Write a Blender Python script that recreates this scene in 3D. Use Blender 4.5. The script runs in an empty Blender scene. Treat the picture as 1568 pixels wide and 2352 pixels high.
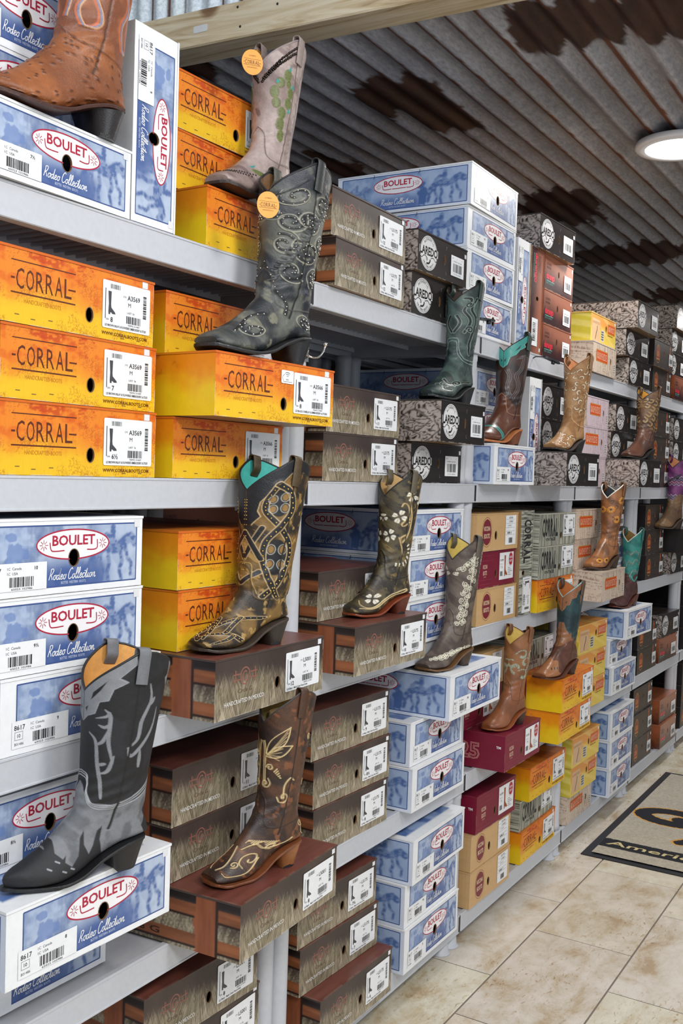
import bpy, math, random
import numpy as np
from mathutils import Vector, Matrix
random.seed(7); np.random.seed(7)
SC = bpy.context.scene; COL = SC.collection
PI = math.pi
CZ = 1.41            # camera height above the floor
# ------------------------------------------------------------------ camera
def make_camera():
    yaw, pit, rol, f = 0.5436, 0.0380, 0.0319, 2336.7
    d = Vector((math.cos(yaw)*math.cos(pit), math.sin(yaw)*math.cos(pit), -math.sin(pit)))
    r = Vector((math.sin(yaw), -math.cos(yaw), 0)); u = r.cross(d)
    c, s = math.cos(rol), math.sin(rol)
    r2 = c*r+s*u; u2 = -s*r+c*u
    cam = bpy.data.cameras.new('camera'); o = bpy.data.objects.new('camera', cam); COL.objects.link(o)
    m = Matrix((r2, u2, -d)).transposed().to_4x4(); m.translation = (0, 0, CZ)
    o.matrix_world = m
    cam.sensor_fit = 'HORIZONTAL'; cam.sensor_width = 24; cam.lens = 24*f/1568
    cam.clip_start = .05; cam.clip_end = 60
    SC.camera = o
make_camera()
SC.view_settings.view_transform = 'Standard'; SC.view_settings.look = 'None'
SC.view_settings.gamma = 1; SC.view_settings.use_curve_mapping = False
SC.view_settings.exposure = -0.26
w = bpy.data.worlds.new('world'); SC.world = w; w.use_nodes = True
w.node_tree.nodes['Background'].inputs[0].default_value = (.80, .88, 1, 1)
w.node_tree.nodes['Background'].inputs[1].default_value = .52
def area(name, loc, size, power, rot=(0, 0, 0), col=(1, .97, .93), shape='DISK', sy=None, spread=None):
    l = bpy.data.lights.new(name, 'AREA'); l.shape = shape; l.size = size; l.energy = power; l.color = col
    if sy: l.size_y = sy
    if spread: l.spread = spread
    o = bpy.data.objects.new(name, l); o.location = loc; o.rotation_euler = rot; COL.objects.link(o); return o
LAMPS = [(3.72, .90), (5.7, .90), (7.6, .9), (3.72, -1.3), (5.7, -1.3)]
LAMP_W = 15
area('room_lamp_near', (-.1, -.9, CZ+1.25), .8, 48, rot=(math.radians(28), 0, 0))
area('room_lamp_mid', (1.45, -.55, CZ+1.25), .5, 30, rot=(math.radians(16), 0, 0))
area('camera_side_fill', (1.2, -3.0, CZ+.1), 2.2, 36, rot=(math.radians(98), 0, math.radians(-4)), col=(.86, .93, 1), shape='RECTANGLE', sy=1.8)  # added fill with no door behind it, tilted up to brighten the ceiling
area('high_daylight', (-1.3, -.2, 3.7), 1.8, 55, rot=Vector((3.6, 1.4, -1.15)).to_track_quat('-Z', 'Y').to_euler(), col=(.84, .92, 1), shape='RECTANGLE', sy=.9)
# ------------------------------------------------------------------ small helpers
def lin(c):
    c = np.asarray(c, dtype=float)/255.
    return np.where(c <= .04045, c/12.92, ((c+.055)/1.055)**2.4)
def L(*c): return lin(c)
def lerp(a, b, t): return a+(b-a)*t
def mixc(a, b, t): return a*(1-t[..., None])+b*t[..., None]
def smooth(e0, e1, x):
    t = np.clip((x-e0)/(e1-e0), 0, 1); return t*t*(3-2*t)
def vnoise(x, y, seed=0):
    x = np.asarray(x, float); y = np.asarray(y, float)
    xi = np.floor(x).astype(np.int64); yi = np.floor(y).astype(np.int64); fx = x-xi; fy = y-yi
    fx = fx*fx*(3-2*fx); fy = fy*fy*(3-2*fy)
    def h(a, b):
        n = (a*374761393+b*668265263+seed*982451653) & 0xffffffff
        n = ((n ^ (n >> 13))*1274126177) & 0xffffffff
        return ((n ^ (n >> 16)) & 0xffff)/65535.
    return (h(xi, yi)*(1-fx)+h(xi+1, yi)*fx)*(1-fy)+(h(xi, yi+1)*(1-fx)+h(xi+1, yi+1)*fx)*fy
def fbm(x, y, seed=0, oct=4):
    s = 0; a = .5; t = 0
    for i in range(oct):
        s = s+a*vnoise(np.asarray(x)*2**i, np.asarray(y)*2**i, seed+i*17); t += a; a *= .5
    return s/t
def sdist(px, py, pts):
    """distance to a polyline, and the parameter along it"""
    d = np.full(np.shape(px), 9.); pts = np.asarray(pts, float)
    for (ax, ay), (bx, by) in zip(pts[:-1], pts[1:]):
        vx, vy = bx-ax, by-ay; l2 = vx*vx+vy*vy+1e-12
        t = np.clip(((px-ax)*vx+(py-ay)*vy)/l2, 0, 1)
        d = np.minimum(d, np.hypot(px-ax-t*vx, py-ay-t*vy))
    return d
def inpoly(px, py, pts):
    c = np.zeros(np.shape(px), bool); n = len(pts)
    for i in range(n):
        x1, y1 = pts[i]; x2, y2 = pts[(i+1) % n]
        if y1 == y2: continue
        k = ((y1 > py) != (y2 > py)) & (px < (x2-x1)*(py-y1)/(y2-y1)+x1); c ^= k
    return c
def spiral(cx, cy, r0, r1, a0, turns, n=28):
    t = np.linspace(0, 1, n); a = math.radians(a0)+t*turns*2*PI; r = r0+(r1-r0)*t
    return np.stack([cx+r*np.cos(a), cy+r*np.sin(a)], 1)
def curve(*p, n=10):
    """Catmull-Rom through the points"""
    P = [np.array(q, float) for q in p]; P = [2*P[0]-P[1]]+P+[2*P[-1]-P[-2]]; out = []
    for i in range(1, len(P)-2):
        for k in range(n):
            t = k/n
            out.append(.5*((2*P[i])+(-P[i-1]+P[i+1])*t+(2*P[i-1]-5*P[i]+4*P[i+1]-P[i+2])*t*t+(-P[i-1]+3*P[i]-3*P[i+1]+P[i+2])*t**3))
    out.append(P[-2]); return np.array(out)
# ------------------------------------------------------------------ objects and labels
def tag(o, label=None, cat=None, group=None, kind=None):
    if label: o['label'] = label
    if cat: o['category'] = cat
    if group: o['group'] = group
    if kind: o['kind'] = kind
    return o
def empty(name, loc=(0, 0, 0), rot=(0, 0, 0), label=None, cat=None, group=None):
    o = bpy.data.objects.new(name, None); o.empty_display_size = .05; o.location = loc; o.rotation_euler = rot
    COL.objects.link(o); return tag(o, label, cat, group)
def link(name, me, parent=None):
    o = bpy.data.objects.new(name, me); COL.objects.link(o)
    if parent: o.parent = parent
    return o
# ------------------------------------------------------------------ materials
def nodes(name):
    m = bpy.data.materials.new(name); m.use_nodes = True; nt = m.node_tree
    return m, nt, nt.nodes['Principled BSDF']
def nn(nt, t, **kw):
    n = nt.nodes.new(t)
    for k, v in kw.items():
        if k.startswith('_'): setattr(n, k[1:], v)
        else: n.inputs[k.replace('__', ' ')].default_value = v
    return n
def coord(nt, scale=(1, 1, 1), kind='Object'):
    tc = nn(nt, 'ShaderNodeTexCoord'); mp = nn(nt, 'ShaderNodeMapping'); mp.inputs['Scale'].default_value = scale
    nt.links.new(tc.outputs[kind], mp.inputs['Vector']); return mp.outputs['Vector']
def ramp(nt, fac, stops):
    r = nn(nt, 'ShaderNodeValToRGB'); el = r.color_ramp.elements
    while len(el) < len(stops): el.new(.5)
    for e, (p, c) in zip(el, stops): e.position = p; e.color = tuple(c)+(1,) if len(c) == 3 else c
    nt.links.new(fac, r.inputs[0]); return r.outputs[0]
def plain(name, rgb, rough=.5, metal=0, noise=.0, nscale=40, bump=0, coat=0, spec=.5):
    m, nt, b = nodes(name); c = L(*rgb)
    b.inputs['Roughness'].default_value = rough; b.inputs['Metallic'].default_value = metal
    b.inputs['Coat Weight'].default_value = coat; b.inputs['Specular IOR Level'].default_value = spec
    v = coord(nt); n = nn(nt, 'ShaderNodeTexNoise', Scale=nscale, Detail=4.0); nt.links.new(v, n.inputs['Vector'])
    a = noise
    o = ramp(nt, n.outputs['Fac'], [(.3, tuple(np.clip(c*(1-a), 0, 1))), (.7, tuple(np.clip(c*(1+a*.6), 0, 1)))])
    nt.links.new(o, b.inputs['Base Color'])
    if bump:
        bp = nn(nt, 'ShaderNodeBump', Strength=bump, Distance=.002); nt.links.new(n.outputs['Fac'], bp.inputs['Height']); nt.links.new(bp.outputs[0], b.inputs['Normal'])
    return m
def printed(name, rough=.42, amp=.08, nscale=30, bump=0.0, bscale=300, coat=0.0, spec=.5, blotch=0):
    """colour from the mesh's own colour attribute, broken up by fine procedural wear"""
    m, nt, b = nodes(name)
    at = nn(nt, 'ShaderNodeAttribute'); at.attribute_name = 'Col'
    v = coord(nt); n = nn(nt, 'ShaderNodeTexNoise', Scale=float(nscale), Detail=6.0, Roughness=.65); nt.links.new(v, n.inputs['Vector'])
    mr = nn(nt, 'ShaderNodeMapRange'); mr.inputs['From Min'].default_value = .25; mr.inputs['From Max'].default_value = .75
    mr.inputs['To Min'].default_value = 1-amp; mr.inputs['To Max'].default_value = 1+amp
    nt.links.new(n.outputs['Fac'], mr.inputs['Value'])
    mx = nn(nt, 'ShaderNodeVectorMath', _operation='SCALE'); nt.links.new(at.outputs['Color'], mx.inputs[0]); nt.links.new(mr.outputs[0], mx.inputs['Scale'])
    nt.links.new(mx.outputs[0], b.inputs['Base Color'])
    b.inputs['Roughness'].default_value = rough; b.inputs['Coat Weight'].default_value = coat; b.inputs['Specular IOR Level'].default_value = spec
    b.inputs['Coat Roughness'].default_value = .2
    if bump:
        n2 = nn(nt, 'ShaderNodeTexNoise', Scale=float(bscale), Detail=3.0); nt.links.new(v, n2.inputs['Vector'])
        bp = nn(nt, 'ShaderNodeBump', Strength=bump, Distance=.0012); nt.links.new(n2.outputs['Fac'], bp.inputs['Height']); nt.links.new(bp.outputs[0], b.inputs['Normal'])
    return m
M = {}
M['card'] = printed('printed_cardboard', rough=.38, amp=.05, nscale=60, spec=.4)
M['gloss'] = printed('glossy_cardboard', rough=.22, amp=.06, nscale=60, spec=.6)
M['leather'] = printed('boot_leather', rough=.46, amp=.22, nscale=70, bump=.6, bscale=380, coat=.05)
M['polished'] = printed('polished_leather', rough=.36, amp=.16, nscale=50, bump=.35, bscale=420, coat=.18)
M['suede'] = printed('nubuck_leather', rough=.62, amp=.14, nscale=90, bump=.4, bscale=600)
M['plastic'] = plain('pale_grey_shelf_plastic', (192, 195, 201), rough=.42, noise=.04, nscale=90, bump=.15)
M['dark'] = plain('black_plastic', (30, 32, 38), rough=.4, noise=.1)
M['wallm'] = plain('gap_darkness', (46, 45, 47), rough=.8, noise=.2)  # dark tone put in for the unlit space seen through the shelf gaps
M['chrome'] = plain('polished_chrome', (225, 222, 215), rough=.12, metal=1, noise=.02)
M['nickel'] = plain('nickel_studs', (225, 222, 214), rough=.22, metal=1, noise=.02)
M['brass'] = plain('brass_studs', (205, 170, 95), rough=.28, metal=1, noise=.1)
M['gunmetal'] = plain('dark_metal_studs', (70, 62, 58), rough=.25, metal=1, noise=.1)
M['solebk'] = plain('black_sole_leather', (32, 30, 30), rough=.42, noise=.25, nscale=60)
M['paper'] = plain('boot_stuffing_card', (196, 172, 132), rough=.7, noise=.06)
M['white'] = plain('white_card', (228, 230, 232), rough=.6, noise=.02)
# ------------------------------------------------------------------ mesh builder with per-vertex colour
class MB:
    def __init__(s): s.v = []; s.f = []; s.c = []; s.mi = []; s.n = 0; s.sm = []
    def add(s, v, f, c, mi=0, sm=False):
        v = np.asarray(v, float).reshape(-1, 3); k = len(v); s.v.append(v)
        c = np.asarray(c, float)
        if c.ndim == 1: c = np.tile(c, (k, 1))
        s.c.append(c)
        for q in f: s.f.append(tuple(int(i)+s.n for i in q))
        s.mi += [mi]*len(f); s.sm += [sm]*len(f); s.n += k
    def quadgrid(s, P, C, mask=None, mi=0, sm=False, wrap=False):
        """P (n,m,3) grid of points"""
        n, m = P.shape[:2]; idx = np.arange(n*m).reshape(n, m)
        if wrap: idx = np.concatenate([idx, idx[:, :1]], 1)
        q = np.stack([idx[:-1, :-1], idx[:-1, 1:], idx[1:, 1:], idx[1:, :-1]], -1)
        q = q[mask] if mask is not None else q.reshape(-1, 4)
        s.add(P.reshape(-1, 3), q.tolist(), np.broadcast_to(C, P.shape).reshape(-1, 3), mi, sm)
    def box(s, a, b, c, mi=0):
        (x0, y0, z0), (x1, y1, z1) = a, b
        v = [(x0, y0, z0), (x1, y0, z0), (x1, y1, z0), (x0, y1, z0), (x0, y0, z1), (x1, y0, z1), (x1, y1, z1), (x0, y1, z1)]
        s.add(v, [(0, 3, 2, 1), (4, 5, 6, 7), (0, 1, 5, 4), (1, 2, 6, 5), (2, 3, 7, 6), (3, 0, 4, 7)], c, mi)
    def tube(s, pts, r, c, n=10, mi=0, cap=True, flat=None):
        pts = np.asarray(pts, float); k = len(pts); t = np.gradient(pts, axis=0)
        t /= np.linalg.norm(t, axis=1)[:, None]+1e-12
        up = np.array([0, 0, 1.]) if abs(t[0][2]) < .9 else np.array([1., 0, 0]); P = np.zeros((k, n, 3))
        r = np.broadcast_to(r, (k,))
        for i in range(k):
            a = np.cross(t[i], up); a /= np.linalg.norm(a)+1e-12; b = np.cross(a, t[i]); up = b
            for j in range(n):
                an = 2*PI*j/n; P[i, j] = pts[i]+r[i]*(math.cos(an)*a+math.sin(an)*b)
        s.quadgrid(P, np.asarray(c, float), mi=mi, sm=True, wrap=True)
        if cap:
            s.add(P[0], [list(range(n))], c, mi); s.add(P[-1], [list(range(n))[::-1]], c, mi)
    def lathe(s, prof, o=(0, 0, 0), c=(1, 1, 1), n=24, mi=0, ax='z'):
        P = np.zeros((len(prof), n, 3))
        for i, (r, z) in enumerate(prof):
            for j in range(n):
                a = 2*PI*j/n; P[i, j] = (o[0]+r*math.cos(a), o[1]+r*math.sin(a), o[2]+z)
        s.quadgrid(P, np.asarray(c, float), mi=mi, sm=True, wrap=True)
        s.add(P[-1], [list(range(n))], c, mi)
    def mesh(s, name, mats):
        me = bpy.data.meshes.new(name); V = np.concatenate(s.v)
        me.from_pydata(V.tolist(), [], s.f)
        a = me.color_attributes.new('Col', 'FLOAT_COLOR', 'POINT')
        C = np.ones((len(V), 4)); C[:, :3] = np.clip(np.concatenate(s.c), 0, 1); a.data.foreach_set('color', C.ravel().astype(np.float32))
        for m in (mats if isinstance(mats, (list, tuple)) else [mats]): me.materials.append(m)
        me.polygons.foreach_set('material_index', np.array(s.mi, dtype=np.int32)); me.polygons.foreach_set('use_smooth', np.array(s.sm, dtype=bool))
        me.update(); return me
    def obj(s, name, mats, parent=None): return link(name, s.mesh(name, mats), parent)
# ------------------------------------------------------------------ flat lettering and strokes
_tc = {}
def text2d(s, bold=0.0):
    k = (s, bold)
    if k in _tc: return _tc[k]
    cu = bpy.data.curves.new('t', 'FONT'); cu.body = s; cu.size = 1; cu.resolution_u = 2; cu.offset = bold; cu.align_x = 'LEFT'
    o = bpy.data.objects.new('t', cu); COL.objects.link(o)
    dg = bpy.context.evaluated_depsgraph_get(); me = o.evaluated_get(dg).to_mesh()
    v = np.array([tuple(q.co) for q in me.vertices], float).reshape(-1, 3)[:, :2]; f = [tuple(p.vertices) for p in me.polygons]
    o.evaluated_get(dg).to_mesh_clear(); bpy.data.objects.remove(o); bpy.data.curves.remove(cu)
    if len(v):
        v = v-np.array([v[:, 0].min(), 0])
    _tc[k] = (v, f); return _tc[k]
class Art:
    """flat print in (u,v) metres, later laid on a face; later layers sit a hair in front"""
    def __init__(s, hole=None): s.L = []; s.hole = hole; s.k = 0
    def poly(s, pts, f, c, lay=None):
        if lay is None: s.k += 1; lay = s.k
        s.L.append((np.asarray(pts, float).reshape(-1, 2), f, np.asarray(c, float), lay))
    def rect(s, x0, y0, x1, y1, c, r=0, lay=None):
        if r:
            P = []
            for cx, cy, a in ((x1-r, y1-r, 0), (x0+r, y1-r, 90), (x0+r, y0+r, 180), (x1-r, y0+r, 270)):
                for k in range(5): t = math.radians(a+k*22.5); P.append((cx+r*math.cos(t), cy+r*math.sin(t)))
            s.poly(P, [list(range(len(P)))], c, lay)
        else: s.poly([(x0, y0), (x1, y0), (x1, y1), (x0, y1)], [(0, 1, 2, 3)], c, lay)
    def ell(s, cx, cy, rx, ry, c, n=40, lay=None):
        t = np.linspace(0, 2*PI, n, endpoint=False); s.poly(np.stack([cx+rx*np.cos(t), cy+ry*np.sin(t)], 1), [list(range(n))], c, lay)
    def stroke(s, pts, wd, c, lay=None, closed=False):
        P = np.asarray(pts, float)
        if closed: P = np.concatenate([P, P[:1]])
        t = np.gradient(P, axis=0)
        if closed: t[0] = t[-1] = P[1]-P[-2]
        t /= np.linalg.norm(t, axis=1)[:, None]+1e-12; n = np.stack([-t[:, 1], t[:, 0]], 1)
        A = P+n*wd/2; B = P-n*wd/2; F = []
        for i in range(len(P)-1):
            m = (P[i]+P[i+1])/2
            if s.hole and ((m[0]-s.hole[0])/s.hole[2])**2+((m[1]-s.hole[1])/s.hole[3])**2 < 1: continue
            F.append((i, i+1, len(P)+i+1, len(P)+i))
        s.poly(np.concatenate([A, B]), F, c, lay)
    def ring(s, cx, cy, rx, ry, wd, c, n=56):
        t = np.linspace(0, 2*PI, n, endpoint=False); s.stroke(np.stack([cx+rx*np.cos(t), cy+ry*np.sin(t)], 1), wd, c, closed=True)
    def text(s, st, x, y, h, c, width=None, bold=0, shear=0, align='l', rot=0, lay=None):
        v, f = text2d(st, bold)
        if not len(v): return
        v = v.copy()*h/.72
        if width: v[:, 0] *= width/max(v[:, 0].max(), 1e-6)
        v[:, 0] += v[:, 1]*shear
        if align == 'c': v[:, 0] -= v[:, 0].max()/2
        if align == 'r': v[:, 0] -= v[:, 0].max()
        if rot:
            a = math.radians(rot); v = v@np.array([[math.cos(a), math.sin(a)], [-math.sin(a), math.cos(a)]])
        s.poly(v+np.array([x, y]), f, c, lay)
    def arc(s, st, cx, cy, r, a0, a1, h, c, inner=False, bold=.01):
        s.k += 1; lay = s.k; n = len(st)
        for i, ch in enumerate(st):
            if ch == ' ': continue
            a = a0+(a1-a0)*(i/(max(n-1, 1))); t = math.radians(a); rot = a-90 if not inner else a+90
            v, f = text2d(ch, bold); v = v.copy()*h/.72; v[:, 0] -= v[:, 0].max()/2; v[:, 1] -= h/2
            q = math.radians(rot); v = v@np.array([[math.cos(q), math.sin(q)], [-math.sin(q), math.cos(q)]])
            s.poly(v+np.array([cx+r*math.cos(t), cy+r*math.sin(t)]), f, c, lay)
    def barcode(s, x0, y0, x1, y1, seed=1, vert=False, c=None):
        rr = random.Random(seed); s.k += 1; lay = s.k; c = L(50, 50, 52) if c is None else c; p = 0; n = 46
        while p < n:
            wd = rr.choice((1, 1, 2, 3))
            if vert: a = y0+(y1-y0)*p/n; b = y0+(y1-y0)*min(p+wd, n)/n; s.rect(x0, a, x1, b, c, lay=lay)
            else: a = x0+(x1-x0)*p/n; b = x0+(x1-x0)*min(p+wd, n)/n; s.rect(a, y0, b, y1, c, lay=lay)
            p += wd+rr.choice((1, 1, 2))
    def put(s, mb, fn, mi=0, step=.00004, base=.00012):
        """fn(u, v, d) -> 3-d points"""
        for P, f, c, lay in s.L:
            if not len(f): continue
            mb.add(fn(P[:, 0], P[:, 1], base+step*lay+0*P[:, 0]), f, c, mi)
# ------------------------------------------------------------------ the setting: floor, shelves, beam, ceiling, walls
D = 1.2214; S0 = 1.876; UW = .914; HF = .0552; DEP = .457
TIER = dict(T=.4173, M=-.0188, C=-.4510, K=-.8860, B=-1.3160)      # shelf tops, relative to the camera
def build_floor():
    mb = MB(); g = L(128, 118, 108); mb.add([(-3, -4, -.003), (11, -4, -.003), (11, 5, -.003), (-3, 5, -.003)], [(0, 1, 2, 3)], g, 1)
    rr = random.Random(3); off = {0: 2.672, 1: 2.426, 2: 2.772}; gr = .0022
    for k in range(-10, 16):
        y1 = 1.070+.3035*k+.3035; y0 = y1-.3035; o = off[(-k) % 3]
        for j in range(-10, 15):
            x0 = o+.597*j; t = rr.uniform(.93, 1.04); c = L(204, 197, 184)*t*np.array([1, rr.uniform(.975, 1.01), rr.uniform(.93, 1.0)])
            a = (x0+gr, y0+gr); b = (x0+.597-gr, y1-gr); e = .002
            v = [(a[0], a[1], -.002), (b[0], a[1], -.002), (b[0], b[1], -.002), (a[0], b[1], -.002),
                 (a[0]+e, a[1]+e, 0), (b[0]-e, a[1]+e, 0), (b[0]-e, b[1]-e, 0), (a[0]+e, b[1]-e, 0)]
            mb.add(v, [(4, 5, 6, 7), (0, 1, 5, 4), (1, 2, 6, 5), (2, 3, 7, 6), (3, 0, 4, 7)], c)
    m, nt, b = nodes('travertine_tile'); at = nn(nt, 'ShaderNodeAttribute'); at.attribute_name = 'Col'
    v = coord(nt, (1, 1.6, 1)); n1 = nn(nt, 'ShaderNodeTexNoise', Scale=5.5, Detail=14.0, Roughness=.72, Distortion=.35); nt.links.new(v, n1.inputs['Vector'])
    c1 = ramp(nt, n1.outputs['Fac'], [(.40, (1.18, 1.19, 1.21)), (.50, (1.04, 1.03, 1.0)), (.57, (.93, .86, .74)), (.65, (.74, .60, .44))])
    v2 = coord(nt, (1, 2.6, 1)); n2 = nn(nt, 'ShaderNodeTexNoise', Scale=38., Detail=8.0, Roughness=.6, Distortion=.8); nt.links.new(v2, n2.inputs['Vector'])
    c2 = ramp(nt, n2.outputs['Fac'], [(.57, (1, 1, 1)), (.63, (.80, .68, .52)), (.70, (.38, .28, .19))])
    n3 = nn(nt, 'ShaderNodeTexNoise', Scale=1.3, Detail=3.0); nt.links.new(v, n3.inputs['Vector'])
    k3 = ramp(nt, n3.outputs['Fac'], [(.42, (0, 0, 0)), (.6, (1, 1, 1))])
    mx = nn(nt, 'ShaderNodeMixRGB', _blend_type='MULTIPLY', Fac=1.0); nt.links.new(at.outputs['Color'], mx.inputs[1]); nt.links.new(c1, mx.inputs[2])
    m2 = nn(nt, 'ShaderNodeMixRGB', _blend_type='MULTIPLY'); nt.links.new(k3, m2.inputs[0]); nt.links.new(mx.outputs[0], m2.inputs[1]); nt.links.new(c2, m2.inputs[2])
    nt.links.new(m2.outputs[0], b.inputs['Base Color']); b.inputs['Roughness'].default_value = .38
    o = mb.obj('floor', [m, plain('grout', (128, 116, 106), rough=.9, noise=.1)]); tag(o, kind='structure')
def shelf_tier():
    """one tray-like tier, 0..UW in x, 0..DEP in y, top at z=0: fascia all round, ribbed pan, ribs underneath"""
    mb = MB(); c = np.ones(3); x1 = UW-.004; r = .010; h = HF; n = 6
    def ringpts(x0, y0, xx, yy, rad, z):
        P = []
        for cx, cy, a in ((xx-rad, yy-rad, 0), (x0+rad, yy-rad, 90), (x0+rad, y0+rad, 180), (xx-rad, y0+rad, 270)):
            for k in range(n): t = math.radians(a+90*k/(n-1)); P.append((cx+rad*math.cos(t), cy+rad*math.sin(t), z))
        return P
    prof = [(.024, -h+.001, 0.004), (.0, -h, r), (-.0015, -h+.0015, r), (-.0015, -h+.004, r), (0, -h+.005, r), (0, -.005, r), (-.0015, -.004, r), (-.0015, -.001, r), (0, 0, r), (.010, 0, r*.6), (.011, -.004, r*.5)]
    P = np.array([ringpts(.001+i, i, x1-i, DEP-i, max(rd, .002), z) for i, z, rd in prof]); mb.quadgrid(P, c, wrap=True)
    mb.add(P[-1], [list(range(P.shape[1]))], c)
    # inner wall of the fascia and the ribs under the pan
    Q = np.array([ringpts(.025, .024, x1-.024, DEP-.024, .004, z) for z in (-h+.001, -.012)]); mb.quadgrid(Q, c, wrap=True)
    mb.add([(.02, .02, -.012), (x1-.02, .02, -.012), (x1-.02, DEP-.02, -.012), (.02, DEP-.02, -.012)], [(0, 3, 2, 1)], c)
    for k in range(30): x = .07+k*.027; mb.box((x, .05, -.030), (x+.003, DEP-.05, -.0125), c)
    for y in (.05, .215, DEP-.053): mb.box((.05, y, -.040), (x1-.05, y+.003, -.0125), c)
    return mb.mesh('shelf_tier', M['plastic'])
def post_mesh(length):
    mb = MB(); mb.lathe([(.0, 0), (.026, 0), (.026, .018), (.0245, .022), (.0245, length-.022), (.026, length-.018), (.026, length), (0, length)], n=24); return mb.mesh('post', M['plastic'])
def build_shelves():
    order = ['T', 'M', 'C', 'K', 'B']; zz = [CZ+TIER[k] for k in order]; tier = shelf_tier()
    gaps = [(zz[i]-HF)-zz[i+1] for i in range(4)]; pm = [post_mesh(g) for g in gaps]; global POST_L; POST_L = gaps[0]
    fl = zz[4]-HF; mb = MB(); mb.lathe([(0, 0), (.033, 0), (.033, .004), (.027, .008), (.025, fl), (0, fl)], n=24); foot = mb.mesh('foot', M['plastic'])
    mb = MB(); mb.box((0, 0, 0), (.0105, .03, HF-.008), np.ones(3)); cap = mb.mesh('dark_gap_strip', M['dark'])  # dark strip standing in for the shaded recess between neighbouring units
    lab = ['filling the left of the picture', 'second from the left, with the chrome hook', 'third from the left, with the maroon boxes',
           'fourth from the left, beside the floor mat', 'fifth from the left, holding black boxes', 'farthest visible, at the right edge']
    proto = None
    for u in range(6):
        x0 = S0+UW*(u-1)
        r = empty('shelving_unit', (x0, D, 0), label='pale grey plastic shelving unit, '+lab[u], cat='shelf', group='pale grey shelving units')
        for i, z in enumerate(zz):
            t = link('shelf_tier', tier, r); t.location = (0, 0, z)
            e = link('dark_gap_strip', cap, t); e.location = (UW-.0125, -.0008, -HF+.004)
            for px in (-.022, UW-.080):
                for py in (.030, DEP-.030):
                    if i < 4: p = link('post', pm[i], r); p.location = (px, py, zz[i+1])
                    else: p = link('foot', foot, r); p.location = (px, py, 0)
def build_walls():
    mb = MB(); mb.box((-1.5, 2.35, 0), (11, 2.45, 3.6), np.ones(3)); tag(mb.obj('wall_back', M['wallm']), kind='structure')
    mb = MB(); mb.box((10.6, -4, 0), (10.7, 2.35, 3.6), np.ones(3)); tag(mb.obj('wall_far', plain('far_wall_paint', (120, 118, 116), rough=.8, noise=.1)), kind='structure')
ZB = CZ+1.205
def build_beam():
    m, nt, b = nodes('rough_pine_beam'); v = coord(nt, (14, 1.1, 14)); n = nn(nt, 'ShaderNodeTexNoise', Scale=2.2, Detail=8.0, Roughness=.6, Distortion=1.2); nt.links.new(v, n.inputs['Vector'])
    c = ramp(nt, n.outputs['Fac'], [(.25, L(150, 118, 82)), (.40, L(206, 184, 146)), (.55, L(228, 212, 180)), (.75, L(240, 230, 208))])
    geo = nn(nt, 'ShaderNodeNewGeometry'); sx = nn(nt, 'ShaderNodeSeparateXYZ'); 
    v3 = coord(nt, (5, 5, 5)); vo = nn(nt, 'ShaderNodeTexVoronoi', Scale=.75); nt.links.new(v3, vo.inputs['Vector'])
    kn = ramp(nt, vo.outputs['Distance'], [(.02, L(92, 56, 30)), (.10, L(150, 112, 76)), (.16, (1, 1, 1))])
    mx = nn(nt, 'ShaderNodeMixRGB', _blend_type='MULTIPLY', Fac=.85); nt.links.new(c, mx.inputs[1]); nt.links.new(kn, mx.inputs[2])
    nt.links.new(mx.outputs[0], b.inputs['Base Color']); b.inputs['Roughness'].default_value = .75
    bp = nn(nt, 'ShaderNodeBump', Strength=.5, Distance=.004); nt.links.new(n.outputs['Fac'], bp.inputs['Height']); nt.links.new(bp.outputs[0], b.inputs['Normal'])
    P = []; n_ = 60; mb = MB(); rr = random.Random(2)
    prof = [(2.292, ZB+.004), (2.296, ZB), (2.398, ZB), (2.402, ZB+.004), (2.402, ZB+.1), (2.292, ZB+.1)]
    for i in range(n_+1):
        y = -2.4+4.7*i/n_; P.append([(x-.005+(2.0-y)*.06+rr.uniform(-.0008, .0008), y, z+rr.uniform(-.0008, .0008)) for x, z in prof])
    P = np.array(P); mb.quadgrid(P[:, 1:3], np.ones(3)); mb.quadgrid(P[:, [2, 3, 4, 5, 0, 1]], np.ones(3)); mb.add(P[0], [list(range(6))], np.ones(3)); mb.add(P[-1], [list(range(6))[::-1]], np.ones(3))
    o = mb.obj('ceiling_beam', m); tag(o, 'rough pine beam crossing above the shelves under the corrugated ceiling', 'beam')
    mb = MB(); a = Art(); a.rect(0, 0, .05, .02, L(226, 228, 226), r=.005); a.put(mb, lambda u, v_, d: np.stack([0*u+2.2915-.005+(.07+u)*.06-d, 1.93-u, ZB+.036+v_+u*.02], 1), base=.0008)
    s = mb.obj('sticker', M['card'], o)
    mb = MB()
    for y, z in ((1.78, .085), (1.77, .03), (1.65, .07), (1.42, .05), (1.2, .08)):
        mb.lathe([(.0, -.0005), (.0035, 0), (.0035, .001), (0, .0015)], o=(0, 0, 0), c=np.ones(3), n=8)
        k = mb.v[-1]; 
        for q in (-2, -1): mb.v[q] = np.stack([2.2865+(2-y)*.06-mb.v[q][:, 2]*1.0, y+mb.v[q][:, 0], ZB+z+mb.v[q][:, 1]], 1)
    mb.obj('nail_head', M['dark'], o)
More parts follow.
